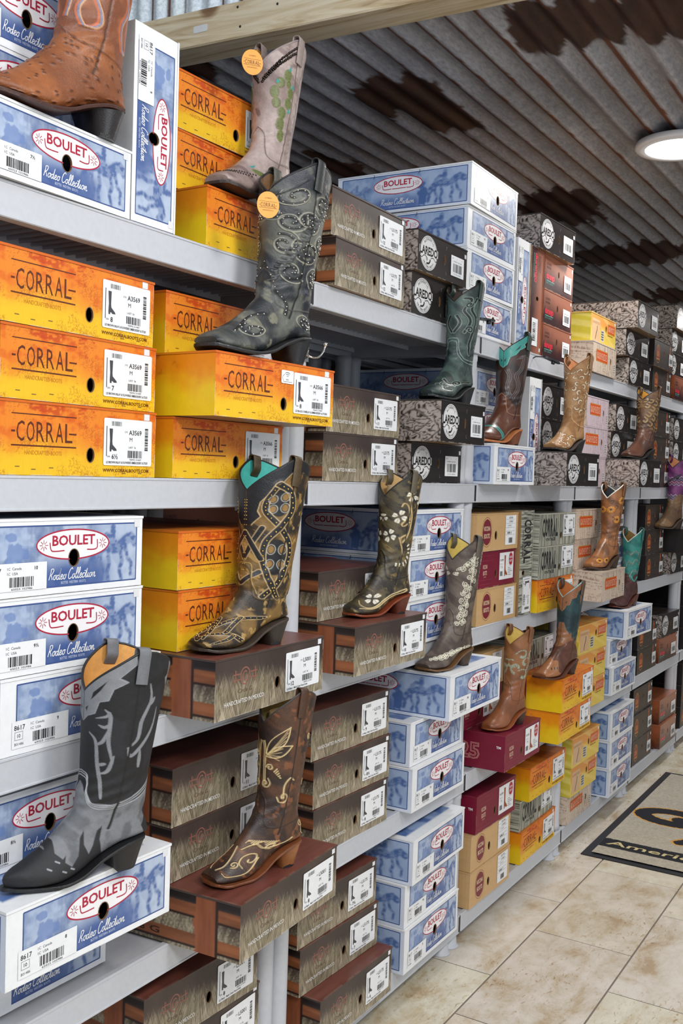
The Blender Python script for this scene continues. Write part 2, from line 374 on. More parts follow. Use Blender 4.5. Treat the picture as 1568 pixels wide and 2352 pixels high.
def rustmask(x, y):
    """patches of rust where the roof leaks, drawn out along the corrugations"""
    m = np.zeros_like(x)
    for cx, cy, rx, ry in ((2.99, 1.60, .20, .13), (3.16, 1.55, .22, .10), (2.70, .93, .17, .16), (2.78, .72, .16, .14), (4.50, 1.62, .30, .17), (5.55, 1.60, .24, .34), (3.50, 2.18, .22, .07), (6.9, 1.4, .3, .5), (2.45, 2.12, .12, .10), (4.3, .1, .3, .12), (3.0, .25, .25, .25)):
        d = np.sqrt(((x-cx)/rx)**2+((y-cy)/ry)**2); m = np.maximum(m, smooth(1.25, .75, d+.55*(fbm(x*3.5, y*22, 5)-.5)*2))
    return m
def build_ceiling():
    pitch = .0845; x = np.linspace(2.36, 10.6, 420); y = np.arange(-3.6, 2.36, pitch/12.); X, Y = np.meshgrid(x, y, indexing='ij')
    ph = (Y-1.517)/pitch*2*PI+PI; z = .0105*np.sign(np.cos(ph))*np.abs(np.cos(ph))**.8
    sag = .004*np.sin(X*2.1+np.floor((Y+3)/.65)*1.7)
    P = np.stack([X, Y, CZ+1.235-z+sag], -1)
    rm = rustmask(X, Y)
    # ridge (cos>0 is the crest that hangs lowest): rust runs along one flank, stronger on some ridges
    k = np.floor((Y-1.517)/pitch+.5); strg = vnoise(k*1.7+.3, X*.35+k*3.1, 9)
    fl = smooth(.50, .86, np.cos(ph-1.05)+.25*(fbm(X*12, k*3.3, 14, 3)-.5))*smooth(.30, .50, strg+.35*(fbm(X*2, k, 4)-.5)+.25*smooth(1.0, 1.4, Y))
    rust = np.clip(np.maximum(rm, fl*.95), 0, 1); rust = smooth(.40, .56, rust+.75*(fbm(X*30, Y*110, 8, 4)-.5))
    steel = L(172, 172, 177)[None, None]*(.66+.5*fbm(X*2.5, Y*9, 2)+.42*smooth(.80, 1.0, np.cos(ph+.35))*(.4+.8*fbm(X*6, k*2.1, 15)))[..., None]*(.86+.28*fbm(X*60, Y*60, 3, 3))[..., None]  # pale band along each ridge is a highlight painted into the steel colour
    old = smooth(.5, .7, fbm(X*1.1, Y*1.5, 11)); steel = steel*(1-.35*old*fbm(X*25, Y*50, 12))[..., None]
    rc = L(74, 44, 32)[None, None]*(.30+1.0*fbm(X*9, Y*30, 6))[..., None]
    rl = L(128, 76, 46)[None, None]*(.6+.7*fbm(X*14, Y*40, 16))[..., None]; ln = smooth(.2, .6, fl)*(1-smooth(.3, .7, rm)); rc = rc*(1-ln[..., None])+rl*ln[..., None]
    C = steel*(1-rust[..., None])+rc*rust[..., None]
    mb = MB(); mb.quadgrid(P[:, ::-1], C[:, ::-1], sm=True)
    m, nt, b = nodes('rusted_corrugated_tin'); at = nn(nt, 'ShaderNodeAttribute'); at.attribute_name = 'Col'
    v = coord(nt, (4, 14, 14)); n = nn(nt, 'ShaderNodeTexNoise', Scale=9., Detail=8.0, Roughness=.7); nt.links.new(v, n.inputs['Vector'])
    c = ramp(nt, n.outputs['Fac'], [(.3, (.66, .66, .66)), (.7, (1.25, 1.25, 1.27))])
    mx = nn(nt, 'ShaderNodeMixRGB', _blend_type='MULTIPLY', Fac=1.0); nt.links.new(at.outputs['Color'], mx.inputs[1]); nt.links.new(c, mx.inputs[2])
    nt.links.new(mx.outputs[0], b.inputs['Base Color']); b.inputs['Roughness'].default_value = .5; b.inputs['Metallic'].default_value = .15
    bp = nn(nt, 'ShaderNodeBump', Strength=.35, Distance=.003); nt.links.new(n.outputs['Fac'], bp.inputs['Height']); nt.links.new(bp.outputs[0], b.inputs['Normal'])
    tag(mb.obj('ceiling', m), kind='structure')
    # the bright corrugated wall that closes the bay above the beam
    y = np.arange(-1.5, 2.36, .068/12.); zz = np.linspace(0, 1.0, 30); Z, Y = np.meshgrid(zz, y, indexing='ij')
    ph = (Y)/.068*2*PI; xo = .009*np.cos(ph); C = L(236, 246, 252)[None, None]*(.90+.25*fbm(Y*12, Z*9, 3))[..., None]
    k = np.floor(Y/.068*.5); rl = smooth(.72, .90, np.cos(ph+.4))*smooth(.42, .5, vnoise(k*2.3, k*0, 4)); C = C*(1-rl[..., None])+L(120, 74, 52)*rl[..., None]
    mb = MB(); mb.quadgrid(np.stack([2.376+xo, Y, ZB+.1+Z], -1), C, sm=True); tag(mb.obj('wall_gable', m), kind='structure')
def build_lamps():
    mh = plain('white_lamp_rim', (235, 236, 240), rough=.4, noise=.02)
    me, nt, b = nodes('lamp_diffuser'); b.inputs['Base Color'].default_value = (1, 1, 1, 1); b.inputs['Emission Color'].default_value = (1, .985, .96, 1); b.inputs['Emission Strength'].default_value = 9
    mb = MB(); mb.lathe([(.0, .030), (.120, .030), (.150, .020), (.153, .006), (.146, .0), (.118, -.002), (.116, 0.002)], n=64, c=np.ones(3)); mb.f.pop(); mb.mi.pop(); mb.sm.pop(); hm = mb.mesh('rim', mh)
    mb = MB(); mb.lathe([(.1175, .001), (.09, -.004), (.05, -.006), (.0, -.007)], n=64, c=np.ones(3)); dm = mb.mesh('diffuser', me)
    for i, (x, y) in enumerate(LAMPS):
        z = CZ+1.185
        seen = i == 0
        r = empty('ceiling_light', (x, y, z), label='round flat white ceiling light glowing under the corrugated tin' if seen else 'round white ceiling light outside the picture, under the tin ceiling', cat='lamp', group=None if seen else 'ceiling lights beyond the frame')
        link('rim', hm, r); link('diffuser', dm, r)
        mb = MB(); mb.lathe([(0, .03), (.03, .03), (.03, .06), (0, .06)], c=np.ones(3)); mb.obj('mount', mh, r)
        a = area('lamp_light', (0, 0, -.012), .23, LAMP_W); a.parent = r
def build_mat():
    X0, X1, Y1, Y0 = 3.737, 5.05, 1.155, .10; r = empty('floor_mat', (X0, Y1, 0), label='beige floor mat with black border and big dark letters on the tiles', cat='mat')
    mb = MB(); bk = L(44, 44, 50); W = Y1-Y0; Hh = X1-X0
    mb.box((0, -W, 0), (Hh, 0, .004), bk); mb.obj('border', M['dark'], r)
    nx, ny = 330, 260; u = np.linspace(.032, Hh-.032, nx); v = np.linspace(.032, W-.032, ny); U, V = np.meshgrid(u, v, indexing='ij')
    h = .0075+.0015*fbm(U*140, V*140, 1, 2); base = L(176, 168, 152)[None, None]*(.78+.42*fbm(U*120, V*120, 2, 3))[..., None]*(.9+.2*fbm(U*5, V*5, 7))[..., None]
    wob = .004*(fbm(U*90, V*90, 3, 2)-.5)
    blk = L(24, 26, 34); gold = L(206, 152, 62)
    st = ((U > .118+wob) & (U < .215+wob)); base[st] = blk
    # big letter G, dark with a gold rim
    def glyph(su, sv, outline):
        nonlocal base
        d1 = sdist(U+wob, V+wob, outline); base[d1 < su+sv] = gold; base[d1 < su] = blk
    gc = (.615, .20)
    t = np.radians(np.linspace(35, 330, 40))
    G = np.stack([gc[0]+.078*np.sin(t), gc[1]+.125*np.cos(t)], 1); G = np.concatenate([G, [(gc[0]-.01, gc[1]+.12), (gc[0]-.012, gc[1]+.03)]])
    glyph(.036, .008, G); glyph(.026, .009, [(.33, .29), (.50, .42)]); glyph(.026, .009, [(.50, .42), (.33, .55)])
    glyph(.026, .009, [(.545, .45), (.69, .45)]); glyph(.026, .009, [(.69, .45), (.69, .6)])
    mb = MB(); mb.quadgrid(np.stack([U, -V, h], -1)[:, ::-1], base[:, ::-1]); o = mb.obj('pile', printed('mat_pile', rough=.95, amp=.25, nscale=300, bump=.5, bscale=900), r)
    a = Art(); a.text("America's", 0, 0, .046, L(206, 190, 140), width=.42, bold=.012, shear=.12)
    mb = MB(); a.put(mb, lambda p, q, d: np.stack([.145+q, -(.052+p), .0092+d], 1)); mb.obj('lettering', M['suede'], r)
# ------------------------------------------------------------------ boot boxes
BW, BH, BD = .345, .118, .40
WHITE = L(232, 234, 236); INK = L(46, 46, 50)
def rope(a, x0, y0, x1, y1, c):
    for q in ([(x0, y0), (x1, y0)], [(x1, y0), (x1, y1)], [(x1, y1), (x0, y1)], [(x0, y1), (x0, y0)]): a.stroke(q, .0022, c)
RIDER = [[(0, .35), (.10, .50), (.2, .62), (.32, .66), (.48, .60), (.6, .62), (.74, .74), (.86, .80), (.97, .72)],
         [(.2, .60), (.18, .38), (.25, .2), (.2, .02)], [(.34, .58), (.38, .34), (.33, .16), (.36, .0)],
         [(.62, .60), (.68, .36), (.62, .2), (.66, .02)], [(.74, .66), (.8, .4), (.9, .3), (.88, .1)]]
def horse(u, v, x, y, w, h, back=False):
    """soft-edged horse and rider, 0..1"""
    p = (u-x)/w; q = (v-y)/h; d = np.full(np.shape(u), 9.)
    for line, r in zip(RIDER, (.085, .03, .032, .032, .03)): d = np.minimum(d, sdist(p, q*.9, np.array(line)*[1, .9])-r)
    d = np.minimum(d, sdist(p, q, [(.42, .66), (.45, .92)])-.06); d = np.minimum(d, np.hypot(p-.46, q-1.0)-.05); d = np.minimum(d, sdist(p, q, curve((.0, .1), (.06, .45), (.30, .85), (.5, .72)))-.045)
    return smooth(.035, -.02, d+.03*(fbm(u*160, v*160, 31, 3)-.5))*(.55+.45*smooth(.40, .6, fbm(u*90, v*160, 33, 3)))
def bull(u, v, x, y, w, h):
    p = (u-x)/w; q = (v-y)/h; p = p+.18*(fbm(u*60, v*60, 41, 3)-.5)*2; d = np.minimum(np.hypot((p-.5)/.34, (q-.35)/.34)-1, (np.hypot((p-.40)/.20, (q-.80)/.14)-1))+1.0*(fbm(u*90, v*90, 42, 3)-.5)
    d = np.minimum(d, (sdist(p, q, [(.3, .2), (.3, 0)])-.07)*3); d = np.minimum(d, (sdist(p, q, [(.6, .2), (.62, 0)])-.07)*3); return smooth(.1, -.1, d)
BLUE = L(80, 102, 148); LBL = L(178, 192, 212)
def boulet_bg(u, v, x0, y0, x1, y1, W):
    n = fbm(u*38, v*38, 3, 5); n2 = fbm(u*300, v*30, 8, 2)
    n3 = fbm(u*110, v*110, 13, 4); c = mixc(np.broadcast_to(LBL, u.shape+(3,)), np.broadcast_to(BLUE, u.shape+(3,)), np.clip(smooth(.38, .64, n)*.62+.45*(n3-.4)+.22*(n2-.5)+.10*np.sin(v*2400), 0, 1))
    inb = (u > x0) & (u < x1) & (v > y0) & (v < y1)
    return c, inb
def front_boulet(u, v):
    c, inb = boulet_bg(u, v, .03, .010, .332, .108, BW)
    c = mixc(c, np.broadcast_to(L(176, 190, 212), c.shape), smooth(.222, .250, u)*.68); c = mixc(c, np.broadcast_to(L(150, 170, 204), c.shape), smooth(.12, .09, u)*smooth(.05, .07, v)*.4)
    mid = smooth(.075, .035, v+.012*fbm(u*30, v*30, 5))*smooth(.29, .24, u)*smooth(.10, .14, u); c = mixc(c, np.broadcast_to(L(56, 84, 144), c.shape), mid*.9)
    c = mixc(c, np.broadcast_to(L(82, 106, 156), c.shape), horse(u, v, .230, .013, .10, .088)*1.0)
    c = mixc(c, np.broadcast_to(L(98, 124, 178), c.shape), bull(u, v, .045, .05, .06, .05)*.7)
    c[~inb] = WHITE
    e = ((u-.190)/.076)**2+((v-.0765)/.0235)**2 < 1; c[e] = L(238, 236, 238)
    return c
def sunburst(a, x, y, r, c):
    for k in range(8): t = k*PI/4; a.stroke([(x+r*.3*math.cos(t), y+r*.3*math.sin(t)), (x+r*math.cos(t), y+r*math.sin(t))], .0009, c, lay=a.k)
def boulet_logo(a, cx, cy, rx, ry, s=1.0):
    R = L(172, 36, 62); a.ring(cx, cy, rx, ry, .0022*s, R); a.text('BOULET', cx, cy-.001*s, .0160*s, R, width=.090*s, bold=.022, align='c'); a.k += 1
    a.stroke(curve((cx-.050*s, cy+.004*s), (cx-.047*s, cy-.008*s), (cx-.038*s, cy-.010*s), (cx-.020*s, cy-.0095*s)), .0018*s, R)
    a.stroke([(cx-.018*s, cy-.0098*s), (cx+.026*s, cy-.0098*s)], .0018*s, R)
    a.stroke(curve((cx+.028*s, cy-.0095*s), (cx+.042*s, cy-.010*s), (cx+.050*s, cy-.007*s), (cx+.050*s, cy+.006*s)), .0018*s, R)
    for q in (-1, 1): sunburst(a, cx+q*.062*s, cy, .0085*s, R)
SCRIPT = {'R': [(0, 0), (.12, .7), (.1, .95), (.4, 1.0), (.5, .8), (.3, .5), (.12, .48), (.35, .3), (.5, 0)], 'C': [(.55, .85), (.4, 1), (.15, .8), (.02, .4), (.12, .05), (.35, 0), (.55, .15)],
          'o': [(.3, .42), (.1, .36), (.05, .12), (.22, 0), (.38, .15), (.36, .38), (.25, .44), (.5, .38)], 'd': [(.38, .4), (.1, .36), (.05, .1), (.2, 0), (.36, .2), (.5, 1), (.42, .2), (.48, 0), (.6, .08)],
          'e': [(.0, .12), (.3, .28), (.28, .44), (.1, .38), (.06, .1), (.22, 0), (.45, .12)], 'l': [(.0, .1), (.28, .7), (.25, 1), (.12, .85), (.1, .1), (.22, 0), (.35, .1)],
          'c': [(.35, .36), (.22, .44), (.05, .3), (.06, .06), (.2, 0), (.42, .12)], 't': [(.0, .1), (.25, .85), (.18, .1), (.28, 0), (.4, .1)], 'i': [(.0, .1), (.15, .42), (.12, .08), (.22, 0), (.35, .12)],
          'n': [(.0, .1), (.12, .42), (.1, 0), (.2, .34), (.36, .42), (.36, .06), (.48, 0), (.6, .1)]}
def script(a, s, x, y, h, W, c, wd=.0014):
    adv = {'R': .62, 'C': .62, 'o': .5, 'd': .6, 'e': .45, 'l': .35, 'c': .42, 't': .38, 'i': .34, 'n': .6, ' ': .3}; T = sum(adv[k] for k in s); k = W/T; p = 0; a.k += 1; lay = a.k
    for ch in s:
        if ch != ' ':
            P = np.array(SCRIPT[ch]); P = np.stack([P[:, 0]*k+P[:, 1]*h*.22, P[:, 1]*h], 1)+[x+p, y]; a.stroke(curve(*P, n=5), wd, c, lay=lay)
        if ch == 't': a.stroke([(x+p+.0*k, y+h*.62), (x+p+.4*k, y+h*.66)], wd*.8, c, lay=lay)
        p += adv[ch]*k
def art_boulet():
    a = Art(hole=(.190, .055, .0112, .0140)); rope(a, .031, .011, .331, .107, L(62, 84, 138)); boulet_logo(a, .190, .0765, .076, .0235)
    script(a, 'Rodeo Collection', .139, .022, .017, .098, WHITE); a.text('BOTTES  WESTERN  BOOTS', .190, .0145, .0042, L(206, 216, 236), width=.052, align='c')
    a.rect(.325, .100, .338, .112, L(222, 222, 224)); return a
def label_boulet(sz):
    a = Art(); a.rect(.022, .010, .134, .052, WHITE); a.text('8617' if sz in ('8', '9', '10') else '8611', .026, .038, .0075, INK, bold=.02); a.rect(.027, .0225, .043, .0355, L(150, 150, 152)); a.rect(.028, .0235, .042, .0345, WHITE)
    a.text('10' if sz in ('8', '9', '10') else '19', .035, .0265, .0055, INK, align='c', bold=.02); a.text('B01486', .027, .0145, .0042, INK)
    a.text('1C  Canada', .058, .042, .0042, INK); a.text('1C  USA', .058, .0345, .0042, INK); a.text(sz, .110, .041, .0055, INK, bold=.02); a.barcode(.062, .016, .108, .031, sum(map(ord, sz)))
    a.text('65023 102986', .066, .0115, .0032, INK, width=.04); return a
def side_boulet(p, v):
    u = p*.44; c, inb = boulet_bg(u, v, .016, .008, .428, .110, .44)
    c = mixc(c, np.broadcast_to(L(140, 170, 214), c.shape), .5+0*u)
    c = mixc(c, np.broadcast_to(L(60, 90, 158), c.shape), smooth(.06, .02, v)*smooth(.10, .15, u)*smooth(.30, .26, u)*.8)
    c = mixc(c, np.broadcast_to(L(160, 180, 212), c.shape), smooth(.285, .31, u)*.6)
    hs = np.maximum(horse(u, v, .305, .012, .115, .088), bull(u, v, .265, .012, .05, .07)); hs = np.maximum(hs, .7*horse(u, v, .03, .02, .08, .07)); c = mixc(c, np.broadcast_to(L(78, 106, 160), c.shape), hs*1.0)
    c[~inb] = L(214, 222, 236); e = ((u-.205)/.080)**2+((v-.078)/.025)**2 < 1; c[e] = L(232, 232, 238); return c
def sideart_boulet():
    a = Art(); rope(a, .017, .009, .427, .109, L(60, 84, 140)); boulet_logo(a, .205, .078, .080, .025, 1.03); script(a, 'Rodeo Collection', .150, .022, .017, .110, WHITE); a.text('BOTTES WESTERN BOOTS', .205, .0135, .004, L(206, 216, 236), width=.055, align='c')
    for x in (.125, .275): a.stroke(curve((x, .118), (x+.001, .108), (x-.003, .104)), .0016, L(60, 62, 66))
    return a
def top_boulet(u, p):
    v = p; c = np.broadcast_to(WHITE, u.shape+(3,)).copy(); n = fbm(u*30, v*30, 9, 4); inb = (u > .02) & (u < BW-.03) & (v > .03) & (v < .38)
    c[inb] = mixc(np.broadcast_to(L(150, 172, 208), c.shape), np.broadcast_to(L(84, 112, 166), c.shape), smooth(.35, .65, n))[inb]; return c
# ---- orange boxes
def corral_n(u, v, s=0):
    n = fbm(u*14+s, v*26, 4+s, 5); m = fbm(u*60, v*9, 6+s, 4); t = np.clip(v/.118+.45*(n-.5), 0, 1)
    c = mixc(np.broadcast_to(L(230, 184, 36), u.shape+(3,)), np.broadcast_to(L(226, 130, 38), u.shape+(3,)), smooth(.20, .62, t))
    g = smooth(.50, .66, fbm(u*34+3, v*60, 12+s, 6)*.75+.3*m)*smooth(.25, .80, t); c = mixc(c, np.broadcast_to(L(206, 84, 24), c.shape), g*.8)
    g2 = smooth(.56, .66, fbm(u*11, v*16, 15+s, 4))*smooth(.45, .58, fbm(u*150, v*240, 16+s, 3))*smooth(.35, .9, t); c = mixc(c, np.broadcast_to(L(186, 58, 20), c.shape), g2*.8)
    sp = smooth(.72, .80, vnoise(u*700, v*700, 17+s)*fbm(u*40, v*40, 18, 2)*1.8); return mixc(c, np.broadcast_to(L(168, 70, 24), c.shape), sp*.5)*(.96+.08*vnoise(u*900, v*60, 19)[..., None])
def front_corral(u, v): return corral_n(u, v)
def side_corral(p, v):
    u = p*.4; n = fbm(u*20, v*20, 31, 5); c = mixc(np.broadcast_to(L(232, 194, 26), u.shape+(3,)), np.broadcast_to(L(226, 136, 20), u.shape+(3,)), smooth(.35, .85, v/.118+.5*(n-.5)))
    return mixc(c, np.broadcast_to(L(170, 84, 22), c.shape), smooth(.60, .74, fbm(u*50, v*50, 33, 4))*.6*smooth(.3, .9, v/.118))
def top_corral(u, p): return corral_n(u, .09+p*.06, 3)*.8
COR = {'C': 'C', 'O': 'O', 'R': 'R', 'A': 'A', 'L': 'L'}
def corral_logo(a, x0, x1, y0, y1, c=None, bold=.0):
    c = L(92, 42, 22) if c is None else c; h = y1-y0; w = x1-x0
    a.rect(x0, y1-h*.035, x1, y1, c); a.rect(x0, y0, x1, y0+h*.045, c); q = w/6.6; xs = x0+w*.075
    for i, ch in enumerate('CORRAL'):
        a.text(ch, xs+i*q*.98, y0+h*.16, h*.64, c, width=q*.78, bold=0, lay=a.k)
    a.rect(x0, y0+h*.42, x0+w*.055, y0+h*.48, c); a.rect(x1-w*.12, y0+h*.42, x1, y0+h*.47, c)
def art_corral():
    a = Art(hole=(.187, .036, .0085, .0125)); corral_logo(a, .022, .155, .046, .098); a.text('HANDCRAFTED BOOTS', .048, .033, .0072, L(188, 120, 30), width=.076)
    for x, y in ((.03, .013), (.062, .009), (.098, .012), (.262, .0055), (.302, .006)): a.rect(x, y, x+.009, y+.0014, L(120, 96, 48))
    a.text('WWW.CORRALBOOTS.COM', .216, .0085, .0058, L(110, 62, 20), width=.112, bold=.02); a.rect(.314, .103, .328, .115, L(226, 228, 232)); return a
def boot_icon(a, x, y, h, c, lay=None):
    P = np.array([(0, 1), (.20, 1), (.18, .45), (.20, .3), (.42, .12), (.46, .04), (.26, .03), (.19, .09), (.14, .09), (.13, 0), (.03, 0), (.02, .15), (.04, .45)]); a.poly(P*h+[x, y], [list(range(len(P)))], c, lay)
def label_corral(sz, st='A3569', base=(.216, .020), col=None):
    a = Art(); x, y = base; W = .118; Hh = .082; a.rect(x, y, x+W, y+Hh, WHITE, r=.003); a.rect(x+.006, y+.016, x+.0078, y+.068, INK); a.barcode(x+.018, y+.069, x+.042, y+.077, 3)
    boot_icon(a, x+.013, y+.024, .040, L(70, 70, 76)); a.text('STK', x+.050, y+.058, .0032, INK); a.text(st, x+.060, y+.055, .0085, INK, bold=.015); a.text('M', x+.062, y+.043, .0075, INK)
    a.text('LAST  56', x+.060, y+.031, .0035, INK); a.barcode(x+.058, y+.014, x+.094, y+.027, 11); a.text('700992 214407', x+.062, y+.0095, .003, INK, width=.03); a.barcode(x+.100, y+.028, x+.108, y+.068, 17, vert=True)
    a.text('USA', x+.008, y+.014, .003, INK); a.text(sz, x+.019, y+.0115, .0085, INK, bold=.015)
    a.text('LD BLACK OVERLAY & EMBROIDERY & STUDS' if st == 'A3566' else ('LD BROWN INLAY & FLOWERED EMBROIDERY & STUD' if st[0] == 'A' else 'LD Black - Multi Color Floral Emb'), x+.006, y+.0035, .0040, INK, width=.102 if st[0] == 'A' else .07, bold=.01)
    return a
def label_rfid(): 
    a = label_corral('8', 'A3566'); x = .177; a.rect(x, .077, x+.037, .103, WHITE, r=.003)
    a.stroke(curve((x+.006, .082), (x+.004, .090), (x+.010, .095)), .0008, INK); a.rect(x+.005, .080, x+.032, .0808, INK); a.text('RFID', x+.018, .083, .003, INK, align='c')
    for r in (.004, .0075, .011): t = np.radians(np.linspace(50, 130, 12)); a.stroke(np.stack([x+.018+r*np.cos(t), .088+r*np.sin(t)], 1), .0009, INK)
    return a
# ---- brown wheat-field boxes
def front_circleg(u, v):
    h = .056+.045*(fbm(u*8, u*0+.3, 2)-.35)+.016*(vnoise(u*700+v*330, v*18, 5)-.5)+.014*(vnoise(u*1100-v*420, v*24, 6)-.5); t = smooth(.022, -.022, v-h)
    s = vnoise(u*900+v*300*np.sin(u*40), v*50, 7)*.5+vnoise(u*1100-v*500, v*70, 8)*.3+.2*fbm(u*40, v*40, 10, 3)
    top = mixc(np.broadcast_to(L(50, 42, 40), u.shape+(3,)), np.broadcast_to(L(80, 66, 60), u.shape+(3,)), fbm(u*20, v*20, 9))
    g = mixc(np.broadcast_to(L(112, 100, 80), u.shape+(3,)), np.broadcast_to(L(184, 172, 148), u.shape+(3,)), smooth(.2, .85, s)); g = mixc(g, np.broadcast_to(L(98, 92, 64), g.shape), smooth(.5, .75, fbm(u*26, v*20, 14))*.5)
    return mixc(top, g, t*(.72+.28*smooth(.3, .6, s)))
def side_circleg(p, v):
    u = p*.4; g = front_circleg(u+.5, v*.9)*1.0; c = mixc(g, np.broadcast_to(L(40, 32, 30), g.shape), smooth(.095, .105, v)); wn = fbm(u*10, v*90, 3, 4)
    W = mixc(np.broadcast_to(L(98, 58, 38), g.shape), np.broadcast_to(L(180, 112, 72), g.shape), wn); dk = np.broadcast_to(L(52, 34, 28), g.shape)
    for y0, y1 in ((.072, .096), (.010, .036)): m = (v > y0) & (v < y1); c[m] = W[m]*1.0; m = (v > y0-.004) & (v < y0); c[m] = dk[m]
    wv = fbm(u*90, v*8, 5, 4); W2 = mixc(np.broadcast_to(L(112, 62, 40), g.shape), np.broadcast_to(L(176, 104, 68), g.shape), wv)
    for x0, x1 in ((.300, .345), (.02, .06)): m = (u > x0+.003*np.sin(v*80)) & (u < x1); c[m] = W2[m]; m = (u > x1) & (u < x1+.006); c[m] = dk[m]
    return c
def top_circleg(u, p):
    n = fbm(u*5, p*60, 41, 5); return mixc(np.broadcast_to(L(72, 38, 32), u.shape+(3,)), np.broadcast_to(L(128, 72, 60), u.shape+(3,)), n)
def art_circleg():
    a = Art(hole=(.187, .045, .0085, .0125)); c = L(142, 92, 80); x = .086; y = .076; a.ring(x, y, .0135, .0165, .0026, c)
    t = np.radians(np.linspace(50, 325, 20)); a.stroke(np.stack([x+.0068*np.cos(t), y+.009*np.sin(t)], 1), .0026, c); a.stroke([(x+.006, y-.005), (x+.006, y+.0005), (x+.001, y+.0005)], .0022, c)
    for q in (-1, 1):
        a.stroke([(x+q*.015, y+.0055), (x+q*.036, y+.0055)], .0024, c); a.stroke([(x+q*.015, y-.0055), (x+q*.036, y-.0055)], .0024, c); a.stroke([(x+q*.029, y+.014), (x+q*.029, y-.015)], .0024, c)
    a.text('Circle G', x, y-.032, .009, L(104, 74, 62), width=.040, align='c'); a.text('HANDCRAFTED IN MEXICO', .026, .024, .0085, L(232, 230, 226), width=.118, bold=.005)
    a.rect(.324, .103, .336, .115, L(226, 228, 232)); return a
def sideart_circleg():
    a = Art(); a.text('Circle G', .10, .016, .013, L(60, 36, 26), width=.12, bold=.02); return a
def label_circleg(sz, st='L5175'): return label_corral(sz, st, base=(.212, .018))
# ---- black and snakeskin boxes
def front_laredo(u, v): return np.broadcast_to(L(42, 38, 38), u.shape+(3,))*(.8+.4*fbm(u*6, v*160, 3, 3))[..., None]
def paisley(u, v, a_, b_, s=0):
    w1 = fbm(u*28+s, v*28, 21+s, 3)*9; w2 = fbm(u*30+9, v*30, 22+s, 3)*11; q = np.abs(np.sin(u*150+3.0*np.sin(v*110+w1)+w2)); r = fbm(u*160, v*160, 25+s, 3)
    big = np.abs(np.sin((np.abs(v-.059)*60+np.sin(u*34+s)*1.8))) ; k = smooth(.35, .75, q*.55+r*.55)*(.25+.75*smooth(.05, .28, big))
    c = mixc(np.broadcast_to(a_, u.shape+(3,)), np.broadcast_to(b_, u.shape+(3,)), k); return c
def side_laredo(p, v): return paisley(p*.4, v, L(44, 36, 32), L(172, 160, 152))
def top_laredo(u, p): return paisley(u, p, L(36, 32, 30), L(96, 88, 84), 5)
def art_laredo():
    a = Art(hole=(.182, .059, .0062, .0145)); x, y, r = .072, .059, .050; k = L(40, 38, 38); w_ = L(222, 222, 222)
    a.ell(x, y, r*1.14, r, w_); a.ring(x, y, r*1.14-.0035, r-.0035, .0012, k); a.arc('AUTHENTIC', x, y, .0405, 135, 45, .0075, k, bold=.02); a.arc('WESTERN BOOTS', x, y, .0405, 222, 318, .0065, k, inner=True, bold=.02)
    a.rect(x-.062, y-.006, x+.062, y+.016, w_); a.text('LAREDO', x, y-.006, .024, k, width=.118, bold=.035, align='c'); a.stroke(curve((x-.050, y-.006), (x-.058, y-.013), (x-.046, y-.018), (x-.030, y-.010), (x-.012, y-.013)), .0022, k)
    a.stroke(curve((x+.014, y-.013), (x+.032, y-.010), (x+.046, y-.018), (x+.058, y-.012), (x+.05, y-.004)), .0022, k); a.stroke(spiral(x-.012, y-.019, .001, .005, 0, 1.4), .0016, k)
    a.stroke(curve((x-.014, y-.031), (x+.002, y-.029), (x+.010, y-.021), (x+.008, y-.017)), .0055, k); a.rect(.325, .090, .338, .102, w_)
    a.stroke(curve((.196, .100), (.192, .098), (.192, .090)), .001, L(150, 148, 148)); a.stroke(curve((.192, .026), (.192, .018), (.197, .016)), .001, L(150, 148, 148)); return a
def label_small(sz, x0=.226, y0=.022, w=.094, h=.062):
    a = Art(); a.rect(x0, y0, x0+w, y0+h, WHITE, r=.002)
    for i, s in enumerate(('LMU', sz, 'M')): a.text(s, x0+w*(.08+.36*i), y0+h*.84, .004, INK)
    a.text('COWBOY BLK LEA', x0+w*.15, y0+h*.70, .0035, INK, width=w*.66); a.barcode(x0+w*.16, y0+h*.20, x0+w*.84, y0+h*.62, 5); a.text('75142 00821', x0+w*.2, y0+h*.08, .003, INK, width=w*.6); return a
# ---- other kinds
def front_durango(u, v):
    n = fbm(u*12, v*20, 3, 5); c = mixc(np.broadcast_to(L(58, 34, 38), u.shape+(3,)), np.broadcast_to(L(164, 104, 82), u.shape+(3,)), smooth(.1, .9, v/.118+.4*(n-.5)+.35*(u/BW-.5))); return c
def side_durango(p, v):
    n = fbm(p*20, v*30, 5, 5); return mixc(np.broadcast_to(L(64, 34, 26), p.shape+(3,)), np.broadcast_to(L(158, 88, 56), p.shape+(3,)), smooth(.1, .8, v/.118*.6+.5*n))
def top_durango(u, p): return mixc(np.broadcast_to(L(130, 70, 44), u.shape+(3,)), np.broadcast_to(L(190, 116, 80), u.shape+(3,)), fbm(u*8, p*30, 6, 5))
def art_durango():
    a = Art(hole=(.165, .066, .0075, .012)); R = L(214, 56, 72); T = L(96, 158, 148); a.text('AUTHENTIC', .022, .082, .009, L(58, 40, 40), width=.055); a.text('WESTERN', .022, .070, .008, L(58, 40, 40), width=.05)
    a.text('durango', .018, .036, .021, R, width=.098, bold=.05); a.rect(.020, .027, .115, .030, T); a.text('BOOT COMPANY', .022, .018, .0065, T, width=.082); a.rect(.325, .098, .337, .109, WHITE); return a
def front_rebel(u, v): return np.broadcast_to(L(66, 58, 54), u.shape+(3,))*(.55+.7*fbm(u*5, v*120, 3, 4))[..., None]
def side_rebel(p, v): return np.broadcast_to(L(34, 30, 30), p.shape+(3,))*(.8+.4*fbm(p*20, v*20, 2))[..., None]
